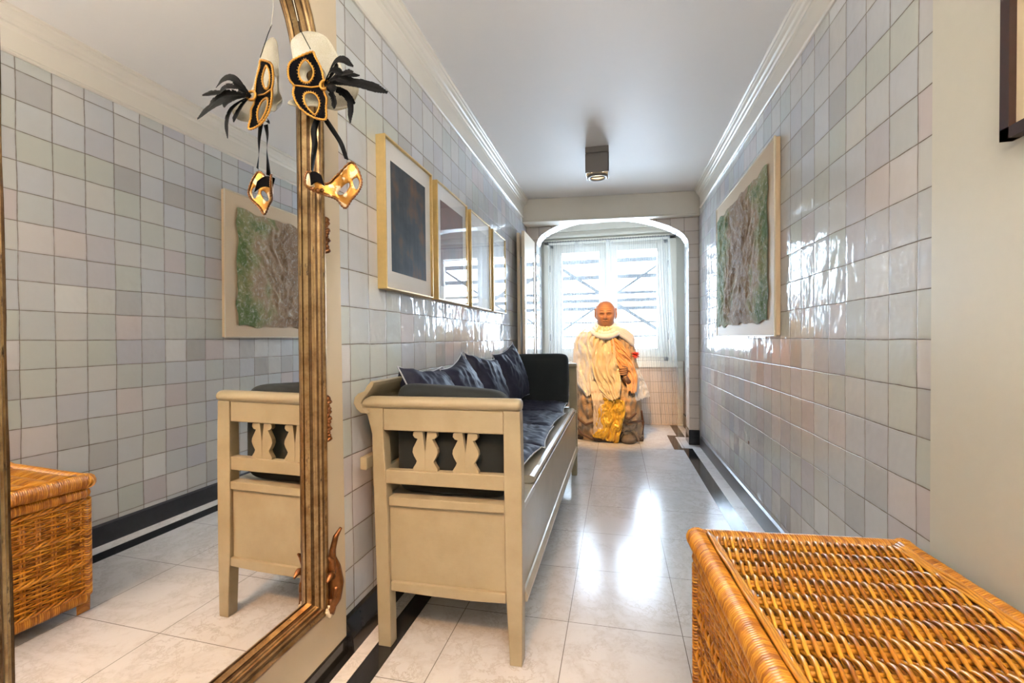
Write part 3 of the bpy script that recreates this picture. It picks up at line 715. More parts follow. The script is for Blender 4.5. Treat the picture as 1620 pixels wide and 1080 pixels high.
# ================================================================== four framed prints above the bench
def print_mat(name, kind):
    t = MT(name); uv = t.coord('UV'); n = t.noise(t.scale(uv, (1.2, 2, 1)), 1.8, 3, .5); k = t.noise(t.scale(uv, (5, 1, 1)), 1.2, 2)
    if kind == 0: c = t.ramp(t.math('ADD', t.math('MULTIPLY', n, .6), t.math('MULTIPLY', k, .4)), [(.3, (.012, .016, .022)), (.5, (.05, .06, .07)), (.62, (.16, .08, .04)), (.75, (.10, .12, .14))])
    elif kind == 1: c = t.ramp(n, [(.3, (.07, .014, .008)), (.6, (.15, .035, .018)), (.8, (.05, .03, .028))])
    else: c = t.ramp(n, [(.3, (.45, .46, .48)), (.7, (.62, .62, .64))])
    t.set(Base_Color=c, Roughness=.6); return t.m
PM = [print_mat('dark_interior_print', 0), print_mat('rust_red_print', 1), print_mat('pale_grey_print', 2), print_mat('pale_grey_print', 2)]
LB = ['framed print nearest the mirror, dark interior photograph in a white mount', 'second framed print from the mirror, rust red picture in a white mount', 'third framed print from the mirror, pale glass full of window reflection', 'framed print farthest from the mirror, closest to the arch']
for i, (ya, yb) in enumerate(((1.607, 2.068), (2.132, 2.603), (2.668, 3.108), (3.180, 3.562))):
    yc = (ya+yb)/2; zc = 1.537; hw = (yb-ya)/2; hh = .297
    r = empty('framed_print', (XL, yc, zc), 0, LB[i], 'picture', 'framed prints above the bench')
    m = MB(); X1 = .040; b = .007
    m.box(0, X1, -hw, -hw+b, -hh, hh); m.box(0, X1, hw-b, hw, -hh, hh); m.box(0, X1, -hw+b, hw-b, hh-b, hh); m.box(0, X1, -hw+b, hw-b, -hh, -hh+b)
    m.build('frame', M['oak'], r, bevel=.001)
    m = MB(); m.box(.002, .028, -hw+b, hw-b, -hh+b, hh-b); m.build('mount_board', M['mat_white'], r)
    a = hw-.062; zt, zb_ = hh-.080, -hh+.075
    if i < 2 or True:
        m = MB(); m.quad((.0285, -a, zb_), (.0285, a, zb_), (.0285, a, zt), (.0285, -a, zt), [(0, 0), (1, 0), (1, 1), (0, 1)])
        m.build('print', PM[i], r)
    m = MB(); m.quad((.036, -hw+b, -hh+b), (.036, hw-b, -hh+b), (.036, hw-b, hh-b), (.036, -hw+b, hh-b)); o = m.build('glass_cover', M['pic_glass'], r)

# ================================================================== relief map panel on the right wall
rm = empty('relief_map', (XR-.001, 3.08, 1.52), 0, 'crumpled green and brown relief picture on a cream panel on the right tiled wall', 'picture')
hy, z0, z1 = .65, -.478, .478
m = MB(); m.box(-.026, 0, -hy, hy, z0, z1); m.build('backing_panel', plain('buff_panel_cloth', (.66, .50, .32), .6, .05, 120, .04), rm, bevel=.004)
m = MB(); m.tube([(-.026, -hy, z0), (-.026, hy, z0), (-.026, hy, z1), (-.026, -hy, z1)], .006, 6, closed=True); m.build('edge_trim', plain('clear_edge_strip', (.70, .62, .48), .2), rm)
NA, NB_ = 150, 120; rows = []
def ridge(y, z): 
    s_ = 0; a = 1; f = 8
    for k in range(4):
        s_ += a*(1-abs(nz(y*f+2.5*nz(y*3, z*3, 7), z*f*.9+1.2*nz(y*4, z*2, 5), 3+k))*2.2); a *= .5; f *= 2.1
    return s_/1.9
yl0, yl1, zl0, zl1 = -.560, .60, -.405, .380
for i in range(NB_):
    v = i/(NB_-1); r = []
    for j in range(NA):
        u = j/(NA-1)
        y = yl0+(yl1-yl0)*u; z = zl0+(zl1-zl0)*v
        ew = min(u, 1-u, v, 1-v)
        y += .03*nz(z*9, 2.2)*(1-min(u, 1-u)*4 if min(u, 1-u) < .25 else 0); z += .022*nz(y*9, 8.1)*(1-min(v, 1-v)*4 if min(v, 1-v) < .25 else 0)
        h = .010+.016*max(0, ridge(y, z))*min(1, ew*12)
        r.append((-.022-h, y, z))
    rows.append(r)
m = MB(); m.grid(rows)
rl = MT('relief_colours'); co = rl.coord(); sp = rl.n('ShaderNodeSeparateXYZ'); rl.link(co, sp.inputs[0])
n1 = rl.noise(co, 5, 5, .6, .6); n2 = rl.noise(rl.scale(co, (1, 1, .8)), 30, 6, .75, 1.6)
edgeg = rl.math('MULTIPLY', rl.math('ABSOLUTE', rl.math('ADD', sp.outputs[1], .02)), 1.15)
f = rl.math('ADD', rl.math('MULTIPLY', edgeg, .55), rl.math('MULTIPLY', n1, .75))
c = rl.ramp(f, [(.40, (.29, .18, .10)), (.52, (.40, .28, .17)), (.62, (.30, .29, .13)), (.72, (.13, .19, .06))])
c = rl.mix(rl.ramp(n2, [(.52, 0.), (.64, .7)]), c, (.64, .62, .54))
rl.set(Base_Color=c, Roughness=.75, Specular_IOR_Level=.25, Coat_Weight=.0, Coat_Roughness=.2); rl.bump(n2, .5, .01)
m.build('relief_sheet', rl.m, rm, smooth=True)
# rawl plug hole in the tile
m = MB(); m.tube([(XR-.001, 2.985, .40), (XR+.002, 2.985, .40)], .011, 10); o = m.build('wall_plug', plain('rust_plug', (.16, .07, .03), .8)); tag(o, 'small brown wall plug in the right tiled wall near the floor', 'wall plug')

# ================================================================== bench settle
be = empty('storage_bench', (-.55, 2.44, 0), 0, 'long cream painted wooden storage settle against the left tiled wall', 'bench')
BO = V((-.55, 2.44, 0))
def bb(name, boxes, mat, bevel=.004, par=None):
    m = MB()
    for b in boxes: m.box(b[0]-BO.x, b[1]-BO.x, b[2]-BO.y, b[3]-BO.y, b[4], b[5])
    return m.build(name, mat, par or be, bevel=bevel)
YN, YF = 1.390, 3.490
def prism_end(name, pts, y0, y1, mat, bevel=.003, par=None):
    m = MB(); m.poly_prism([(a-BO.x, b) for a, b in pts], y0-BO.y, y1-BO.y, 'xz'); return m.build(name, mat, par or be, bevel=bevel)
for e, (ya, yb) in enumerate(((YN, YN+.045), (YF-.045, YF))):
    # rear post: swells outward towards the arm; front post straight with a worn foot
    prism_end('post', [(-.797, 0), (-.750, 0), (-.752, .19), (-.757, .48), (-.762, .62), (-.768, .74), (-.766, .812), (-.835, .812), (-.822, .775), (-.808, .72), (-.806, .55), (-.800, .25)], ya, yb, M['bench'])
    prism_end('post', [(-.338, .03), (-.337, .0), (-.297, 0), (-.296, .03), (-.293, .25), (-.292, .60), (-.296, .812), (-.350, .812), (-.350, .60), (-.348, .25)], ya, yb, M['bench'])
    yo = ya-.012 if e == 0 else ya-.004
    # arm roll
    m = MB(); N = 12; c = (yo+.032, .829)
    sec = [(c[0]+.031*cos(a)*(1.0), c[1]+.0215*sin(a)) for a in [i*2*pi/16 for i in range(16)]]
    pts = [(-.866, .8), (-.860, .95), (-.845, 1.0), (-.60, 1.0), (-.31, 1.0), (-.298, .93), (-.294, .7)]
    rows = [[(x-BO.x, c[0]+(yy-c[0])*k-BO.y, c[1]+(zz-c[1])*k) for yy, zz in sec] for x, k in pts]
    m.grid(rows, closed_u=True); n0 = len(m.v)-16; m.face(list(range(16))[::-1]); m.face([n0+i for i in range(16)]); m.build('arm_roll', M['bench'], be, smooth=True, angle=60)
    # top rail, middle rail
    bb('rail', [(-.768, -.350, ya+.004, yb-.008, .736, .812)], M['bench'])
    prism_end('rail', [(-.762, .556), (-.350, .556), (-.350, .606), (-.762, .602)], ya+.004, yb-.010, M['bench'])
    prism_end('rail', [(-.752, .482), (-.350, .484), (-.350, .514), (-.752, .512)], ya+.002, yb, M['bench'])
    prism_end('rail', [(-.748, .193), (-.62, .190), (-.47, .190), (-.348, .196), (-.348, .228), (-.748, .224)], ya+.002, yb, M['bench'])
    bb('end_panel', [(-.755, -.348, ya+.014, ya+.026, .22, .49)], M['bench'])
    # pierced splats: mirrored vase silhouettes with a V notch
    half = [(.0, .0), (.044, .0), (.044, .012), (.034, .028), (.030, .038), (.040, .056), (.045, .070), (.043, .084), (.033, .104), (.026, .118), (.036, .121), (.043, .130), (.041, .142), (.030, .147), (.009, .147), (.004, .105), (.0, .074)]
    for cx in (-.622, -.481):
        pts = [(cx+a, .600+b*.93) for a, b in half]+[(cx-a, .600+b*.93) for a, b in half[::-1][:-1]]
        m = MB(); 
        for sd in (1, -1):
            m.poly_prism([(cx+sd*a-BO.x, .600+b*.93) for a, b in half], ya+.012-BO.y, yb-.014-BO.y, 'xz')
        m.build('splat', M['bench'], be, bevel=.001)
# chest: front, bottom moulding, back, lid, ledges
bb('front_board', [(-.322, -.300, YN+.045, YF-.045, .20, .492)], M['bench'])
m = MB(); m.poly_prism([(-.30-BO.x, .185), (-.286-BO.x, .187), (-.284-BO.x, .205), (-.294-BO.x, .222), (-.30-BO.x, .224)], YN+.045-BO.y, YF-.045-BO.y, 'xz'); m.build('bottom_moulding', M['bench_edge'], be)
bb('bottom_board', [(-.76, -.30, YN+.045, YF-.045, .19, .205)], M['bench'])
bb('ledge', [(-.80, -.297, YN+.045, 1.655, .478, .500)], M['bench_edge'], .003)
bb('ledge', [(-.80, -.297, 3.335, YF-.045, .478, .500)], M['bench_edge'], .003)
m = MB(); m.poly_prism([(-.80-BO.x, .500), (-.318-BO.x, .500), (-.304-BO.x, .504), (-.298-BO.x, .514), (-.302-BO.x, .526), (-.318-BO.x, .530), (-.80-BO.x, .530)], 1.662-BO.y, 3.33-BO.y, 'xz'); m.build('seat_lid', M['bench_edge'], be, bevel=.002)
bb('seat_lid_rail', [(-.79, -.32, 1.662, 3.33, .478, .4995)], M['bench'])
# back: plank with a wavy scrolled end, rail below
CR = [(-.786, .900), (-.797, .904), (-.814, .887), (-.823, .870), (-.846, .862), (-.860, .848), (-.864, .828), (-.853, .809), (-.838, .796), (-.814, .795), (-.830, .812), (-.836, .829), (-.829, .843), (-.813, .858), (-.803, .871), (-.792, .887)]
m = MB(); m.poly_prism([(a-BO.x, b) for a, b in CR], YN-.020-BO.y, YF+.020-BO.y, 'xz'); m.build('crest_rail', M['bench'], be, bevel=.002)
bb('back_board', [(-.835, -.815, YN+.045, YF-.045, .53, .80)], M['bench'])
bb('back_rail', [(-.850, -.826, YN-.010, YF+.01, .600, .645)], M['bench'])
bb('back_rail', [(-.800, -.780, YN+.045, YF-.045, .50, .60)], M['bench'])

# ---------------------------------------------------------------- cushions
def slab_cushion(name, cx, cy, cz, w_, d, h, rz, label, cat, group, taper=0, rnd=.05, seed=1, mat=None):
    """soft block: w along x, d along y, h up"""
    r = empty(name, (cx, cy, cz), rz, label, cat, group)
    m = MB(); NU, NV2 = 44, 30; rows = []
    def P(u, v):
        a = u*2*pi; e = .22
        c, s_ = cos(a), sin(a); x = abs(c)**e*(1 if c > 0 else -1); z = abs(s_)**e*(1 if s_ > 0 else -1); return x, z
    for i in range(NV2+1):
        b = -pi/2+pi*i/NV2; cb = cos(b)**.28 if cos(b) > 1e-6 else 0; yb_ = (abs(sin(b))**.6)*(1 if b > 0 else -1)
        rr = []
        for j in range(NU):
            x, z = P(j/NU, 0); X = x*cb*w_/2; Z = z*cb*h/2; Yy = yb_*d/2*(1+.10*(1-x*x)*(1-z*z))
            k = .006*nz(X*7+seed, Z*7, Yy*7+seed); zz = Z+k+(taper*X if Z > 0 else 0)
            rr.append((X+k, Yy+.004*nz(X*16, Z*16, seed), zz))
        rows.append(rr)
    m.grid(rows, closed_u=True); m.build('cover', mat or M['black_cloth'], r, smooth=True)
    return r
slab_cushion('end_cushion', -.553, 1.500, .690, .405, .105, .375, 0, 'dark charcoal block cushion standing against the near bench arm', 'cushion', 'block cushions at the bench ends', -.07, seed=2)
slab_cushion('end_cushion', -.555, 3.375, .725, .42, .12, .40, 0, 'dark charcoal block cushion standing against the far bench arm by the arch', 'cushion', 'block cushions at the bench ends', 0, seed=5)
for o in [x for x in bpy.data.objects if x.name.startswith('end_cushion')]:
    # piping seam along the top front edge
    pass
def pillow(name, loc, size, th, mat4, label, cat, group, seed, pinch=.5, wr=1.0, flat=False):
    r = empty(name, (0, 0, 0), 0, label, cat, group)
    r.matrix_world = Matrix.Translation(loc) @ mat4
    N = 44; m = MB(); a, b = size
    def H(u, v):
        e = max(0, (1-abs(u)**2.6))*max(0, (1-abs(v)**2.6)); return th*e**(.55)
    def XY(u, v):
        x = u*a/2; y = v*b/2; k = 1-.085*pinch*(1-v*v)*abs(u)**3; k2 = 1-.085*pinch*(1-u*u)*abs(v)**3
        return x*k*(1+.03*pinch*abs(u*v)**3), y*k2*(1+.03*pinch*abs(u*v)**3)
    for sd in (1, -1):
        rows = []
        for i in range(N+1):
            rr = []
            for j in range(N+1):
                u = -1+2*j/N; v = -1+2*i/N; x, y = XY(u, v); h = H(u, v)
                fold = wr*(.010*nz(x*9+seed, y*6, seed)+.007*abs(nz(x*22, y*14+seed, 3.1))+.004*nz(x*40, y*40, seed))*min(1, h/.015)
                # drag lines from the corners
                fold += wr*.006*sin((u-v)*9+3*nz(x*5, y*5, seed))*max(0, abs(u*v)-.15)*min(1, h/.01)
                rr.append((x, y, sd*(h+fold)))
            rows.append(rr)
        m.grid(rows, flip=sd < 0)
    cv = m.build('cover', mat_navy, r, smooth=True)
    pm = MB(); E_ = []
    for k in range(4*24):
        t = k/24; s_ = int(t); f = t-s_; u, v = ((-1+2*f, -1), (1, -1+2*f), (1-2*f, 1), (-1, 1-2*f))[s_]
        x, y = XY(u, v); E_.append((x*1.003, y*1.003, .003*nz(k*.3, seed)))
    pm.tube(E_, .0032, 5, closed=True); pm.build('piping', M['piping'], r, smooth=True)
    return r
mat_navy = M['navy']
def lean(ty, rx=0, rz=0):  # local z (thickness) -> +x, local y -> up, leaning back by ty
    base = Matrix(((0, 0, 1, 0), (-1, 0, 0, 0), (0, -1, 0, 0), (0, 0, 0, 1)))  # x->-y, y->-z, z->+x
    return Matrix.Rotation(rz, 4, 'Z') @ Matrix.Rotation(-ty, 4, 'Y') @ Matrix.Rotation(rx, 4, 'X') @ base
PL = [((-.715, 1.760, .748), R(24), R(-4), R(0), 'dark navy square pillow on the bench back, nearest the mirror'),
      ((-.712, 2.110, .757), R(20), R(9), R(3), 'dark navy square pillow on the bench back, second from the mirror'),
      ((-.715, 2.500, .757), R(18), R(-8), R(-6), 'dark navy square pillow on the bench back, third from the mirror'),
      ((-.690, 3.000, .790), R(15), R(10), R(-8), 'dark navy square pillow on the bench back, beside the far block cushion')]
for i, (loc, ty, rx, rz, lb) in enumerate(PL):
    pillow('square_pillow', loc, (.40, .38), .072, lean(ty, rx, rz), lb, 'pillow', 'navy square pillows', 3.7*i+1, 1.2, 1.4)
SP = [(-.545, 1.765, .43, .40, 1, 'dark navy seat pad on the bench, nearest the mirror'), (-.540, 2.160, .44, .46, 2, 'dark navy seat pad on the bench, second from the mirror'),
      (-.545, 2.615, .43, .46, 3, 'dark navy seat pad on the bench, third from the mirror'), (-.550, 3.060, .42, .46, 4, 'dark navy seat pad on the bench, farthest from the mirror')]
for cx, cy, w_, d, sd, lb in SP:
    pillow('seat_pad', (cx, cy, .570), (w_, d), .030, Matrix.Rotation(R(3*(-1)**sd), 4, 'Z'), lb, 'cushion', 'navy seat pads', 11+sd*2.3, .5, 1.1)

# ================================================================== wicker chest at the right, near the camera
wc = empty('wicker_chest', (.478, .905, 0), R(3.6), 'large honey brown wicker chest with hinged lid against the near right wall', 'chest')
BW, BL = .243, .400      # half width and half length of the body
mw = M['wicker']
def roll(m, p, q, r, pitch=.0058, slant=.5, flat=1.0, amp=.16, nn=12):
    """thick rod wrapped with cane: a ridge for every turn"""
    p, q = V(p), V(q); d = q-p; L = d.length; t = d.normalized(); up = V((0, 0, 1)); a = up; b = t.cross(a).normalized()
    turns = int(L/pitch); tones = [random.random()*.9 for _ in range(turns+2)]; K = 4; base = len(m.v)
    lump = random.uniform(0, 9)
    for i in range(turns*K+1):
        s_ = i/(turns*K)*L; ph = (i % K)/K; rr = r*(1-amp*.5+amp*sin(pi*ph)**.8 if True else 1)*(1+.06*nz(s_*9, lump))
        for k in range(nn):
            th = 2*pi*k/nn; off = slant*r*sin(th)*.35
            m.v.append(tuple(p+t*min(max(s_+off*(1 if 0 < i < turns*K else 0), 0), L)+(a*cos(th)*flat+b*sin(th))*rr))
    for i in range(turns*K):
        for k in range(nn):
            k2 = (k+1) % nn; m.face((base+i*nn+k, base+i*nn+k2, base+(i+1)*nn+k2, base+(i+1)*nn+k), [(tones[i//K]*(.4 if i % K == 0 else (.85 if i % K == 3 else 1)), i*.1)]*4)  # grooves between turns darkened: gap shade put into the tone
    m.face([base+k for k in range(nn)][::-1], [(.4, 0)]*nn); m.face([base+turns*K*nn+k for k in range(nn)], [(.4, 0)]*nn)
def weave_side(name, axis, c, sgn, half, z0, z1, parent):
    """stakes upright, weavers level; axis 'x' = panel normal along x at x=c"""
    m = MB(); W = lambda s_, d, z: (c+sgn*d, s_, z) if axis == 'x' else (s_, c+sgn*d, z)
    ns = int(2*half/.044); st = [-half+.012+(2*half-.024)*k/ns for k in range(ns+1)]
    for k, s_ in enumerate(st):
        for dd in (-.0045, .0045): m.tube([W(s_+dd+.001*nz(k, 1), 0, z0), W(s_+dd, 0, (z0+z1)/2), W(s_+dd, 0, z1)], .0042, 5, tone=.35+.3*random.random())
    bands = [z0+(z1-z0)*f for f in (.02, .335, .66, .98)]
    z = z0+.008; row = 0
    while z < z1-.004:
        near = min(abs(z-b) for b in bands)
        if near > .009:
            P = []; nseg = ns*2
            for j in range(nseg+1):
                s_ = -half+2*half*j/nseg
                ph = (s_-st[0])/(st[1]-st[0])
                d = .0050*cos(pi*ph+pi*(row % 2))
                P.append(W(s_, d+.001*nz(s_*30, row), z+.0012*nz(s_*12, row*.7)))
            m.tube(P, .0034*random.uniform(.9, 1.1), 5, tone=random.random()*.8); z += .0083
        else: z += .004
        row += 1
    for b in bands:
        for s2 in (0, 1, 2):
            P = []
            for j in range(ns*4+1):
                s_ = -half+2*half*j/(ns*4); a = 2*pi*(j/8+s2/3)
                P.append(W(s_, .009*cos(a)+.002, b+.0065*sin(a)))
            m.tube(P, .0042, 5, tone=.3+.5*random.random())
    return m.build(name, mw, parent, smooth=True)
bod = empty('body', (0, 0, 0)); bod.parent = wc
Z0, Z1 = .075, .435
for ax, c, sg_, hf in (('x', -BW, -1, BL), ('x', BW, 1, BL), ('y', -BL, -1, BW), ('y', BL, 1, BW)):
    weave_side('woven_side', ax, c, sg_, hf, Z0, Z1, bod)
def ring_rolls(name, hw, hl, z, r, parent, flat=1.0, amp=.10):
    m = MB()
    roll(m, (-hw, -hl, z), (-hw, hl, z), r, flat=flat, amp=amp*1.6); roll(m, (hw, -hl, z), (hw, hl, z), r, flat=flat, amp=amp)
    roll(m, (-hw, -hl, z), (hw, -hl, z), r*.96, flat=flat, amp=amp); roll(m, (-hw, hl, z), (hw, hl, z), r*.96, flat=flat, amp=amp)
    return m.build(name, mw, parent, smooth=True)
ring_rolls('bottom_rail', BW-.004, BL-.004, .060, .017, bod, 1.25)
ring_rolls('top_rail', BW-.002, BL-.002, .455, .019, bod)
for sx in (-1, 1):
    for sy in (-1, 1):
        m = MB(); roll(m, (sx*(BW-.008), sy*(BL-.008), .001), (sx*(BW-.008)+.0005, sy*(BL-.008), .070), .021, .007, 0, 1, .10)
        # wrap the upright foot
        m.v = [tuple(p) for p in m.v]; m.build('foot', mw, bod, smooth=True)
m = MB(); m.box(-BW+.02, BW-.02, -BL+.02, BL-.02, .07, .08); m.build('base_board', plain('dark_wicker_base', (.06, .02, .006), .8), bod)
# corner lashings
m = MB()
for sx in (-1, 1):
    for sy in (-1, 1):
        z = Z0
        while z < Z1:
            pts = [(sx*(BW+.003)+.010*cos(a)*1.0, sy*(BL+.002)+.010*sin(a), z+.006*sin(a+1)) for a in [i*pi/5 for i in range(10)]]
            m.tube(pts, .0034, 5, closed=True); z += .0085
        m.build('corner_lashing', mw, bod, smooth=True); m = MB()
lid = empty('lid', (0, 0, 0)); lid.parent = wc
ring_rolls('lid_rim', BW+.002, BL+.002, .500, .024, lid, 1.05, .12)
m = MB()
for sx in (-1, 1):        # knotted corners of the rim
    for sy in (-1, 1):
        for k in range(9):
            a0 = k*.33; c0 = V((sx*(BW+.002), sy*(BL+.002), .500)); ax_ = V((cos(a0)*sx, sin(a0)*sy, 0)); o_ = V((-sin(a0)*sx, cos(a0)*sy, 0))
            pts = [c0+(ax_*0+V((0, 0, 1))*cos(t)*.0255+o_*sin(t)*.0255)+ax_*.006*sin(2*t+k) for t in [i*pi/7 for i in range(14)]]
            m.tube(pts, .0032, 5, closed=True)
        m.build('rim_knot', mw, lid, smooth=True); m = MB()
# lid weave: rods run along the chest, arching over and under cross ribs
m = MB(); ribs = 12; rb = [-BL+.045+(2*BL-.09)*k/(ribs-1) for k in range(ribs)]
for y in rb: 
    for dd in (-.006, .006): m.tube([(x, y+dd, .5095+.002*nz(x*9, y)) for x in [-BW+.01+(2*BW-.02)*k/14 for k in range(15)]], .0052, 6, tone=.45)
x = -BW+.030; row = 0
while x < BW-.026:
    P = []; nseg = (ribs+1)*6; skew = .030
    for j in range(nseg+1):
        y = -BL+.02+(2*BL-.04)*j/nseg; ph = (y-rb[0])/(rb[1]-rb[0])
        # step sideways by one place every other rib: the slanting twill of the lid
        q = ph/2+row*.5; fr = q-math.floor(q)
        sl = (fr if fr < .5 else fr-1)
        xx = x+.0080*sin(2*pi*q)*.55+.0012*nz(y*12, row)
        zz = .5115+.0088*cos(pi*ph+pi*(row % 2))
        P.append((xx, y, zz+.0015*nz(y*8, row*.5)))
    m.tube(P, .0041*random.uniform(.92, 1.1), 6, tone=random.random()*.85); x += .0083; row += 1
for sx in (-1, 1):
    for k in range(3): m.tube([(sx*(BW-.020-.006*k)+.0015*nz(j*.4, k), -BL+.02+(2*BL-.04)*j/30, .524-.003*k+.002*sin(j*.9+k)) for j in range(31)], .0045, 6, tone=.5+.1*k)
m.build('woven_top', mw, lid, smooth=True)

# ================================================================== carved monk statue in the arch
SX, SY = -.085, 4.90
st = empty('monk_statue', (SX, SY, 0), 0, 'life-size carved wooden seated monk statue in front of the window, facing the corridor', 'statue')
SEC = [(0, .015, .335, .215, -.02), (.05, .015, .34, .225, -.02), (.15, .01, .335, .23, -.02), (.30, .005, .325, .235, -.02), (.42, .0, .325, .235, -.02), (.50, -.01, .325, .215, .0), (.60, -.015, .325, .185, .02),
       (.72, -.02, .318, .165, .03), (.85, -.022, .305, .150, .035), (.97, -.022, .285, .140, .04), (1.05, -.02, .262, .130, .04), (1.10, -.02, .21, .118, .04), (1.14, -.02, .135, .10, .035), (1.17, -.02, .088, .085, .03), (1.20, -.02, .070, .078, .02), (1.24, -.02, .06, .07, .02)]
def sec(z):
    z = max(0, min(z, 1.24))
    for a, b in zip(SEC, SEC[1:]):
        if z <= b[0]:
            f = (z-a[0])/(b[0]-a[0]); f = f*f*(3-2*f); return [a[k]+(b[k]-a[k])*f for k in range(1, 5)]
    return list(SEC[-1][1:])
def knees(x, z):   # the lap and the two knees push the robe forward
    return .075*exp(-((x+.20)**2/.012+(z-.36)**2/.05))+.075*exp(-((x-.19)**2/.012+(z-.34)**2/.05))+.03*exp(-((z-.1)**2)/.02)
def front(x, z):
    cx, hw, hd, cy = sec(z); q = min(1, abs(x-cx)/hw); return cy-hd*(1-q**2.4)**(1/2.4)-knees(x, z)
M['carved'] = MT('carved_painted_wood'); t = M['carved']; co = t.coord(); n1 = t.noise(co, 5, 4, .6); n2 = t.noise(co, 26, 5, .7, .8)
c = t.mix(t.ramp(n1, [(.42, 0.), (.56, 1.)]), (.46, .27, .12), (.36, .27, .18)); c = t.mix(t.ramp(n2, [(.54, 0.), (.66, .8)]), c, (.09, .05, .03))
t.set(Base_Color=c, Roughness=.6); t.bump(n2, .5, .01); M['carved'] = t.m
def cface(name, c1, c2, rough):
    t = MT(name); n = t.noise(t.scale(t.coord(), (1, 1, 3)), 14, 5, .7); t.set(Base_Color=t.mix(n, c1, c2), Roughness=rough); t.bump(n, .12, .004); return t.m
M['face'] = cface('carved_face_wood', (.42, .19, .08), (.25, .10, .04), .5)
M['darkwood'] = plain('dark_carved_wood', (.10, .045, .02), .5, .2, 30, .3)
m = MB(); rows = []
for i in range(120):
    z = 1.22*i/119; cx, hw, hd, cy = sec(z); r = []
    for j in range(140):
        a = 2*pi*j/140; e = 2/2.4; c_, s_ = cos(a), sin(a)
        x = cx+hw*abs(c_)**e*(1 if c_ > 0 else -1); y = cy+hd*abs(s_)**e*(1 if s_ > 0 else -1)
        if s_ < 0: y -= knees(x, z)*min(1, -s_*1.6)
        # carved drapery: swinging folds round the knees, hanging ones at the sides
        dk = math.hypot((x+.19)/1.0, (z-.30)/1.2); dk2 = math.hypot((x-.19)/1.0, (z-.28)/1.2)
        f = .012*sin(dk*75+2*nz(x*4, z*4))*exp(-dk*3.2)+.012*sin(dk2*70+2*nz(x*4, z*4, 2))*exp(-dk2*3.2)+.007*sin(a*26+5*nz(z*2.2, a))*(1 if z < 1.05 else .2)+.006*nz(x*14, z*14, y*9)
        if z > 1.08: f *= .3
        nx, ny = c_, s_; r.append((x+nx*f, y+ny*f, max(z, .0)))
    rows.append(r)
m.grid(rows, closed_u=True); m.face(list(range(140))[::-1]); m.build('robed_body', M['carved'], st, smooth=True)
# head
def head_disp(x, y, z):
    # unit sphere direction -> radius scale; face towards -y
    g = lambda cx, cz, sx, sz: exp(-((x-cx)**2/(2*sx*sx)+(z-cz)**2/(2*sz*sz))) if y < 0.1 else 0
    d = 0
    G = 1.35
    d += .16*g(0, -.20, .075, .15)+.07*g(0, -.32, .14, .06)                  # nose, nostrils
    d += .055*g(-.34, .10, .20, .06)+.055*g(.34, .10, .20, .06)              # brows
    d -= .10*g(-.33, -.02, .15, .075)+.10*g(.33, -.02, .15, .075)            # eye sockets
    d += .05*g(-.33, -.04, .09, .035)+.05*g(.33, -.04, .09, .035)            # lids
    d += .05*g(-.46, -.33, .16, .15)+.05*g(.46, -.33, .16, .15)              # cheeks
    d += .06*g(0, -.53, .17, .035)+.055*g(0, -.63, .13, .035)-.05*g(0, -.58, .17, .018)-.03*g(0, -.44, .22, .03)
    d += .06*g(0, -.84, .16, .09)                                            # chin
    d -= .022*g(-.14, .34, .5, .02)+.022*g(0, .48, .5, .02)                  # forehead creases
    d -= .03*g(-.30, -.45, .03, .10)+.03*g(.30, -.45, .03, .10)
    return d*G
m = MB(); rows = []; NB2, NA2 = 110, 150
HC = V((-.022, -.070, 1.283))
for i in range(NB2+1):
    b = -pi/2+pi*i/NB2; r = []
    for j in range(NA2):
        a = 2*pi*j/NA2; cb_ = abs(cos(b))**.62; x, y, z = cb_*cos(a), cb_*sin(a), (abs(sin(b))**.97)*(1 if b > 0 else -1)
        k = 1+head_disp(x, y, z)
        wx = .100*(1+.06*exp(-((z-.35)**2)/.15)-(.16*max(0, -z-.25))); X = x*k*wx; Y = y*(1+head_disp(x, y, z))*.112+(.0); Z = z*.136*(1.0)
        r.append((HC.x+X, HC.y+Y, HC.z+Z))
    rows.append(r)
m.grid(rows, closed_u=True)
for sx in (-1, 1):   # long carved ears
    e = [(HC.x+sx*(.098+.010*sin(t)), HC.y+.01+.010*cos(t*1.0), HC.z+.012-.050*cos(t)) for t in [i*pi/8 for i in range(9)]]
    m.tube(e, [.006, .010, .012, .012, .011, .010, .011, .012, .006], 10)
    m.tube([(HC.x+sx*.095, HC.y+.012, HC.z+.05), (HC.x+sx*.100, HC.y+.02, HC.z), (HC.x+sx*.096, HC.y+.012, HC.z-.05)], [.009, .014, .008], 10)
hd = m.build('head', M['face'], st, smooth=True)
def face_pt(X, Z, lift=.0015):
    z = Z/.136; sb = min(1, abs(z)**(1/.97)); cb = sqrt(max(0, 1-sb*sb))**.62
    wx = .100*(1+.06*exp(-((z-.35)**2)/.15)-(.16*max(0, -z-.25))); x = X/wx
    for _ in range(3): x = X/wx/(1+head_disp(x, -.9, z))
    y = -sqrt(max(0, cb*cb-x*x)); return (HC.x+X, HC.y+y*(1+head_disp(x, y, z))*.112-lift, HC.z+Z)
def stroke(m, pts, r): m.tube([face_pt(*p) for p in pts], [r*(.4 if k in (0, len(pts)-1) else 1) for k in range(len(pts))], 6)
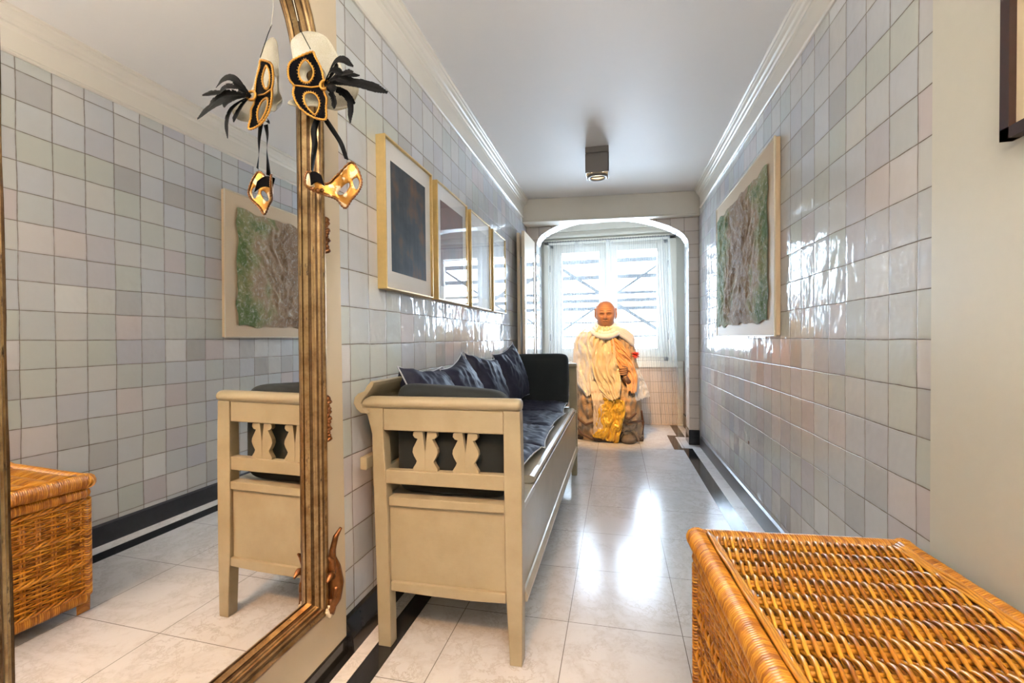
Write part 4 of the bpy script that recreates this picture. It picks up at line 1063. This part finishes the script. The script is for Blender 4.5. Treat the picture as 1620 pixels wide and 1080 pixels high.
for sx in (-1, 1):
    m = MB(); stroke(m, [(sx*(.034+t_), -.004-.006*(1-(t_/.02)**2)) for t_ in [-.021+.042*k/8 for k in range(9)]], .0032)
    stroke(m, [(sx*(.034+t_), .007+.004*(1-(t_/.02)**2)) for t_ in [-.021+.042*k/8 for k in range(9)]], .0018)
    m.build('eye', M['darkwood'], hd, smooth=True)
    m = MB(); stroke(m, [(sx*(.034+t_), .026+.006*(1-((t_-.004)/.03)**2)) for t_ in [-.026+.052*k/8 for k in range(9)]], .0026); m.build('eyebrow', M['darkwood'], hd, smooth=True)
m = MB()
stroke(m, [(t_, -.078+.003*(t_/.025)**2) for t_ in [-.026+.052*k/8 for k in range(9)]], .0030)
m.build('mouth', M['darkwood'], hd, smooth=True)
m = MB()
stroke(m, [(t_, -.050-.005*cos(t_*120)) for t_ in [-.016+.032*k/8 for k in range(9)]], .0034)
m.build('nostrils', M['darkwood'], hd, smooth=True)
# right forearm with closed hand, thumb on top
arm = MB(); fy = lambda x, z, o_: front(x, z)-o_
arm.tube([(.235, fy(.2, .66, .0), .60), (.215, fy(.2, .62, .03), .575), (.185, fy(.18, .60, .05), .60), (.165, fy(.17, .64, .06), .645)], [.03, .042, .036, .030], 14)
arm.build('forearm', M['darkwood'], st, smooth=True)
hm_ = MB(); hx, hz = .150, .700; hy = fy(.15, .70, .075)
rows = []
for i in range(17):
    b = -pi/2+pi*i/16; rows.append([(hx+.012+.036*cos(b)*cos(a), hy+.014+.026*cos(b)*sin(a), hz-.012+.052*sin(b)) for a in [2*pi*j/20 for j in range(20)]])
hm_.grid(rows, closed_u=True)
hm_.tube([(hx+.02, hy+.02, hz-.05), (hx+.028, hy+.02, hz-.085)], [.024, .028], 12)
for k, (ln, rr) in enumerate(((.95, .0085), (1.05, .009), (1.0, .009), (.85, .008))):
    z = hz+.030-k*.0195
    hm_.tube([(hx+.040, hy+.010, z+.004), (hx+.030, hy-.018, z+.005), (hx+.002, hy-.030, z+.002), (hx-.026*ln, hy-.022, z-.002), (hx-.036*ln, hy-.002, z-.004), (hx-.026*ln, hy+.012, z-.005)], [rr*1.05, rr*1.15, rr, rr*1.12, rr*.95, rr*.7], 9)
hm_.tube([(hx+.036, hy+.004, hz+.010), (hx+.034, hy-.016, hz+.042), (hx+.012, hy-.028, hz+.056), (hx-.010, hy-.026, hz+.056)], [.012, .0115, .010, .007], 9)
hm_.build('closed_hand', cface('carved_hand_wood', (.42, .22, .10), (.28, .13, .06), .5), st, smooth=True)
# shoe tip and curled hem at the base
m = MB(); rows = []
for i in range(13):
    b = -pi/2+pi*i/12; rows.append([(.195+.080*cos(b)*cos(a)+.004*sin(6*a), -.255+.10*cos(b)*sin(a), max(.0, .030+.058*sin(b)+.006*sin(9*b))) for a in [2*pi*j/24 for j in range(24)]])
m.grid(rows, closed_u=True); m.tube([(.195+.095*cos(t), -.30+.03*sin(t), .02+.10*sin(t)) for t in [pi*k/14 for k in range(15)]], .011, 8)
m.build('shoe', plain('worn_grey_wood', (.13, .105, .085), .6, .5, 40, .4), st, smooth=True)
m = MB()
for pts in ([(-.33, -.14, .30), (-.30, -.24, .22), (-.22, -.29, .17), (-.14, -.30, .20), (-.10, -.31, .13)], [(-.32, -.17, .12), (-.26, -.26, .07), (-.17, -.29, .035), (-.06, -.29, .02), (.06, -.30, .02)], [(.10, -.32, .22), (.18, -.33, .20), (.27, -.27, .21), (.33, -.16, .20)], [(.33, -.12, .30), (.345, -.10, .18), (.335, -.12, .05)], [(.10, -.33, .34), (.13, -.345, .28), (.20, -.35, .25), (.27, -.30, .30)]):
    blob_chain(m, pts, [.006, .012, .013, .010, .005][:len(pts)] if len(pts) > 3 else [.01, .014, .01], 8)
m.build('carved_hem', M['darkwood'], st, smooth=True)
m = MB(); m.box(-.33, .345, -.20, .20, 0, .03); m.build('plinth', plain('dark_plinth', (.04, .025, .018), .6), st, bevel=.01)

# draped cloths: each a sheet that follows the figure
def satin(name, col, rough=.24, sheen=.4, metal=0, trans=0):
    t = MT(name); co = t.coord(); n = t.noise(co, 30, 4, .6); t.set(Base_Color=t.mix(n, tuple(c*.88 for c in col), col), Roughness=rough, Sheen_Weight=sheen, Metallic=metal); t.bump(n, .25, .004); return t.m
M['ivory_satin'] = satin('ivory_satin', (.62, .50, .31)); M['silver_satin'] = satin('silver_white_satin', (.56, .52, .46), .25); M['yellow_satin'] = satin('golden_yellow_satin', (.72, .42, .03), .22, .3, .15)
M['orange_silk'] = satin('apricot_orange_silk', (.70, .34, .12), .4); M['white_voile'] = satin('white_cotton_scarf', (.62, .61, .60), .7)
def drape(name, ctr, width, folds, depth, off, mat, label, seed, slant=0.0, nu=70, nv=110, tail=0.0, ragged=.01):
    """ctr: list of (x, z) down the sheet; width: list; sheet lies over front(x, z)"""
    K = len(ctr); rows = []
    def cr(lst, t):
        t = t*(K-1); i = min(int(t), K-2); f = t-i; g = lambda k: lst[max(0, min(K-1, k))]
        p0, p1, p2, p3 = g(i-1), g(i), g(i+1), g(i+2)
        return .5*((2*p1)+(-p0+p2)*f+(2*p0-5*p1+4*p2-p3)*f*f+(-p0+3*p1-3*p2+p3)*f**3)
    xs = [c[0] for c in ctr]; zs = [c[1] for c in ctr]
    for i in range(nv):
        v = i/(nv-1); cx, cz, w_ = cr(xs, v), cr(zs, v), cr(width, v)
        tx, tz = cr(xs, min(1, v+.01))-cr(xs, max(0, v-.01)), cr(zs, min(1, v+.01))-cr(zs, max(0, v-.01)); L = math.hypot(tx, tz) or 1
        nx, nz_ = -tz/L, tx/L
        r = []
        for j in range(nu):
            u = -1+2*j/(nu-1)
            e = w_/2*u*(1+.06*nz(v*6, seed, u)); x = cx+nx*e+slant*0; z = cz+nz_*e+ragged*nz(u*5, seed)*v*2
            ph = folds*u+2.2*nz(v*1.6, seed, u*.8)+.8*nz(v*5, u*2, seed)
            f = 1.35*depth*abs(sin(ph*pi*.75))**.7+.5*depth*nz(u*9, v*10, seed)+.30*depth*abs(sin(ph*1.9*pi+1))+.35*depth*abs(nz(u*16, v*22, seed+9))
            f += .5*depth*sin(v*22+4*u+3*nz(u*2, v*3, seed+4))*.35
            cx0, hw, _, _ = sec(max(z, 0)); 
            xc = max(cx0-hw*.985, min(cx0+hw*.985, x)); y = front(xc, max(z, .0))
            over = abs(x-xc)
            y += min(over*1.2, .14)
            r.append((x+SX, y-off-f+SY, max(z, .006)))
        rows.append(r)
    o = MB(); o.grid(rows); o = o.build(name, mat, None, smooth=True, solid=.003)
    return tag(o, label, 'cloth')
drape('satin_shawl', [(-.17, 1.12), (-.20, 1.0), (-.21, .85), (-.20, .70), (-.19, .58), (-.17, .47)], [.16, .30, .32, .30, .26, .10], 3.0, .022, .016, M['silver_satin'], 'silvery white satin shawl over the monk statue\'s right shoulder and chest', 1.7)
drape('ivory_scarf', [(-.04, 1.16), (-.045, 1.02), (-.04, .88), (-.03, .74), (.01, .60), (.04, .50), (.07, .44)], [.13, .20, .23, .25, .24, .18, .10], 3.2, .026, .045, M['ivory_satin'], 'wide ivory satin scarf hanging down the monk statue\'s chest', 4.2)
drape('ivory_ribbon', [(-.10, .60), (-.095, .48), (-.085, .34), (-.085, .20), (-.08, .06)], [.16, .13, .11, .115, .12], 1.0, .010, .050, satin('pale_ivory_silk', (.60, .47, .34), .4), 'narrow pale silk strip hanging from the lap to the floor on the statue', 6.1)
drape('yellow_cloth', [(.06, .44), (.05, .36), (.02, .26), (.0, .14), (-.03, .03)], [.20, .24, .26, .24, .26], 2.2, .026, .030, M['yellow_satin'], 'shiny golden yellow cloth bunched in the statue\'s lap', 9.4)
drape('orange_scarf', [(.03, 1.02), (.09, .94), (.14, .84), (.195, .73), (.235, .62), (.235, .50)], [.08, .13, .14, .14, .12, .09], 1.6, .018, .052, M['orange_silk'], 'apricot orange silk scarf crossing the statue\'s left shoulder', 12.5)
drape('white_scarf_end', [(.27, .72), (.30, .62), (.325, .52), (.345, .415)], [.06, .10, .13, .16], 1.2, .012, .0, M['white_voile'], 'white scarf end flaring out beside the statue\'s left knee', 15.1)
# rolled white scarf wound round the neck and over one shoulder
m = MB()
for k, (rx_, z, rr, dy) in enumerate(((.118, 1.125, .026, 0), (.100, 1.165, .020, .010), (.145, 1.090, .028, -.005))):
    P = []; RR = []
    for i in range(40):
        a = 2*pi*i/40; P.append((SX-.020+rx_*cos(a), SY+.005+dy+(rx_*.92)*sin(a)-.055*max(0, -sin(a)), z+.034*(cos(a)**2)-.040*max(0, -sin(a))+.02*max(0, sin(a))+.004*nz(i, k))); RR.append(rr*(1+.25*nz(i*.8, k*3)))
    m.tube(P, RR, 12, closed=True)
for q in range(4):
    P = [(SX+.03+.02*q*.5, SY-.11, 1.15-.012*q), (SX+.10, SY-.105, 1.135-.016*q), (SX+.175, SY-.07, 1.105-.022*q), (SX+.235, SY-.04, 1.055-.024*q), (SX+.262, SY-.02, 1.01-.02*q)]
    blob_chain(m, P, [.018, .026, .028, .028, .016], 10)
o = m.build('neck_scarf', M['white_voile'], None, smooth=True); tag(o, 'white scarf wound around the statue\'s neck and bunched on one shoulder', 'cloth')
m = MB(); random.seed(5)
for k in range(60):
    a = random.uniform(0, 2*pi); b = random.uniform(-1, 1); d = V((cos(a), sin(a)*.5, b)).normalized(); c0 = V((SX+.275, SY-.05, .86))
    m.tube([c0+d*.01, c0+d*random.uniform(.03, .05)], [.006, .002], 5)
o = m.build('red_tassel', plain('red_silk_tassel', (.62, .05, .03), .6), None, smooth=True); tag(o, 'small red tassel at the statue\'s left shoulder', 'tassel')
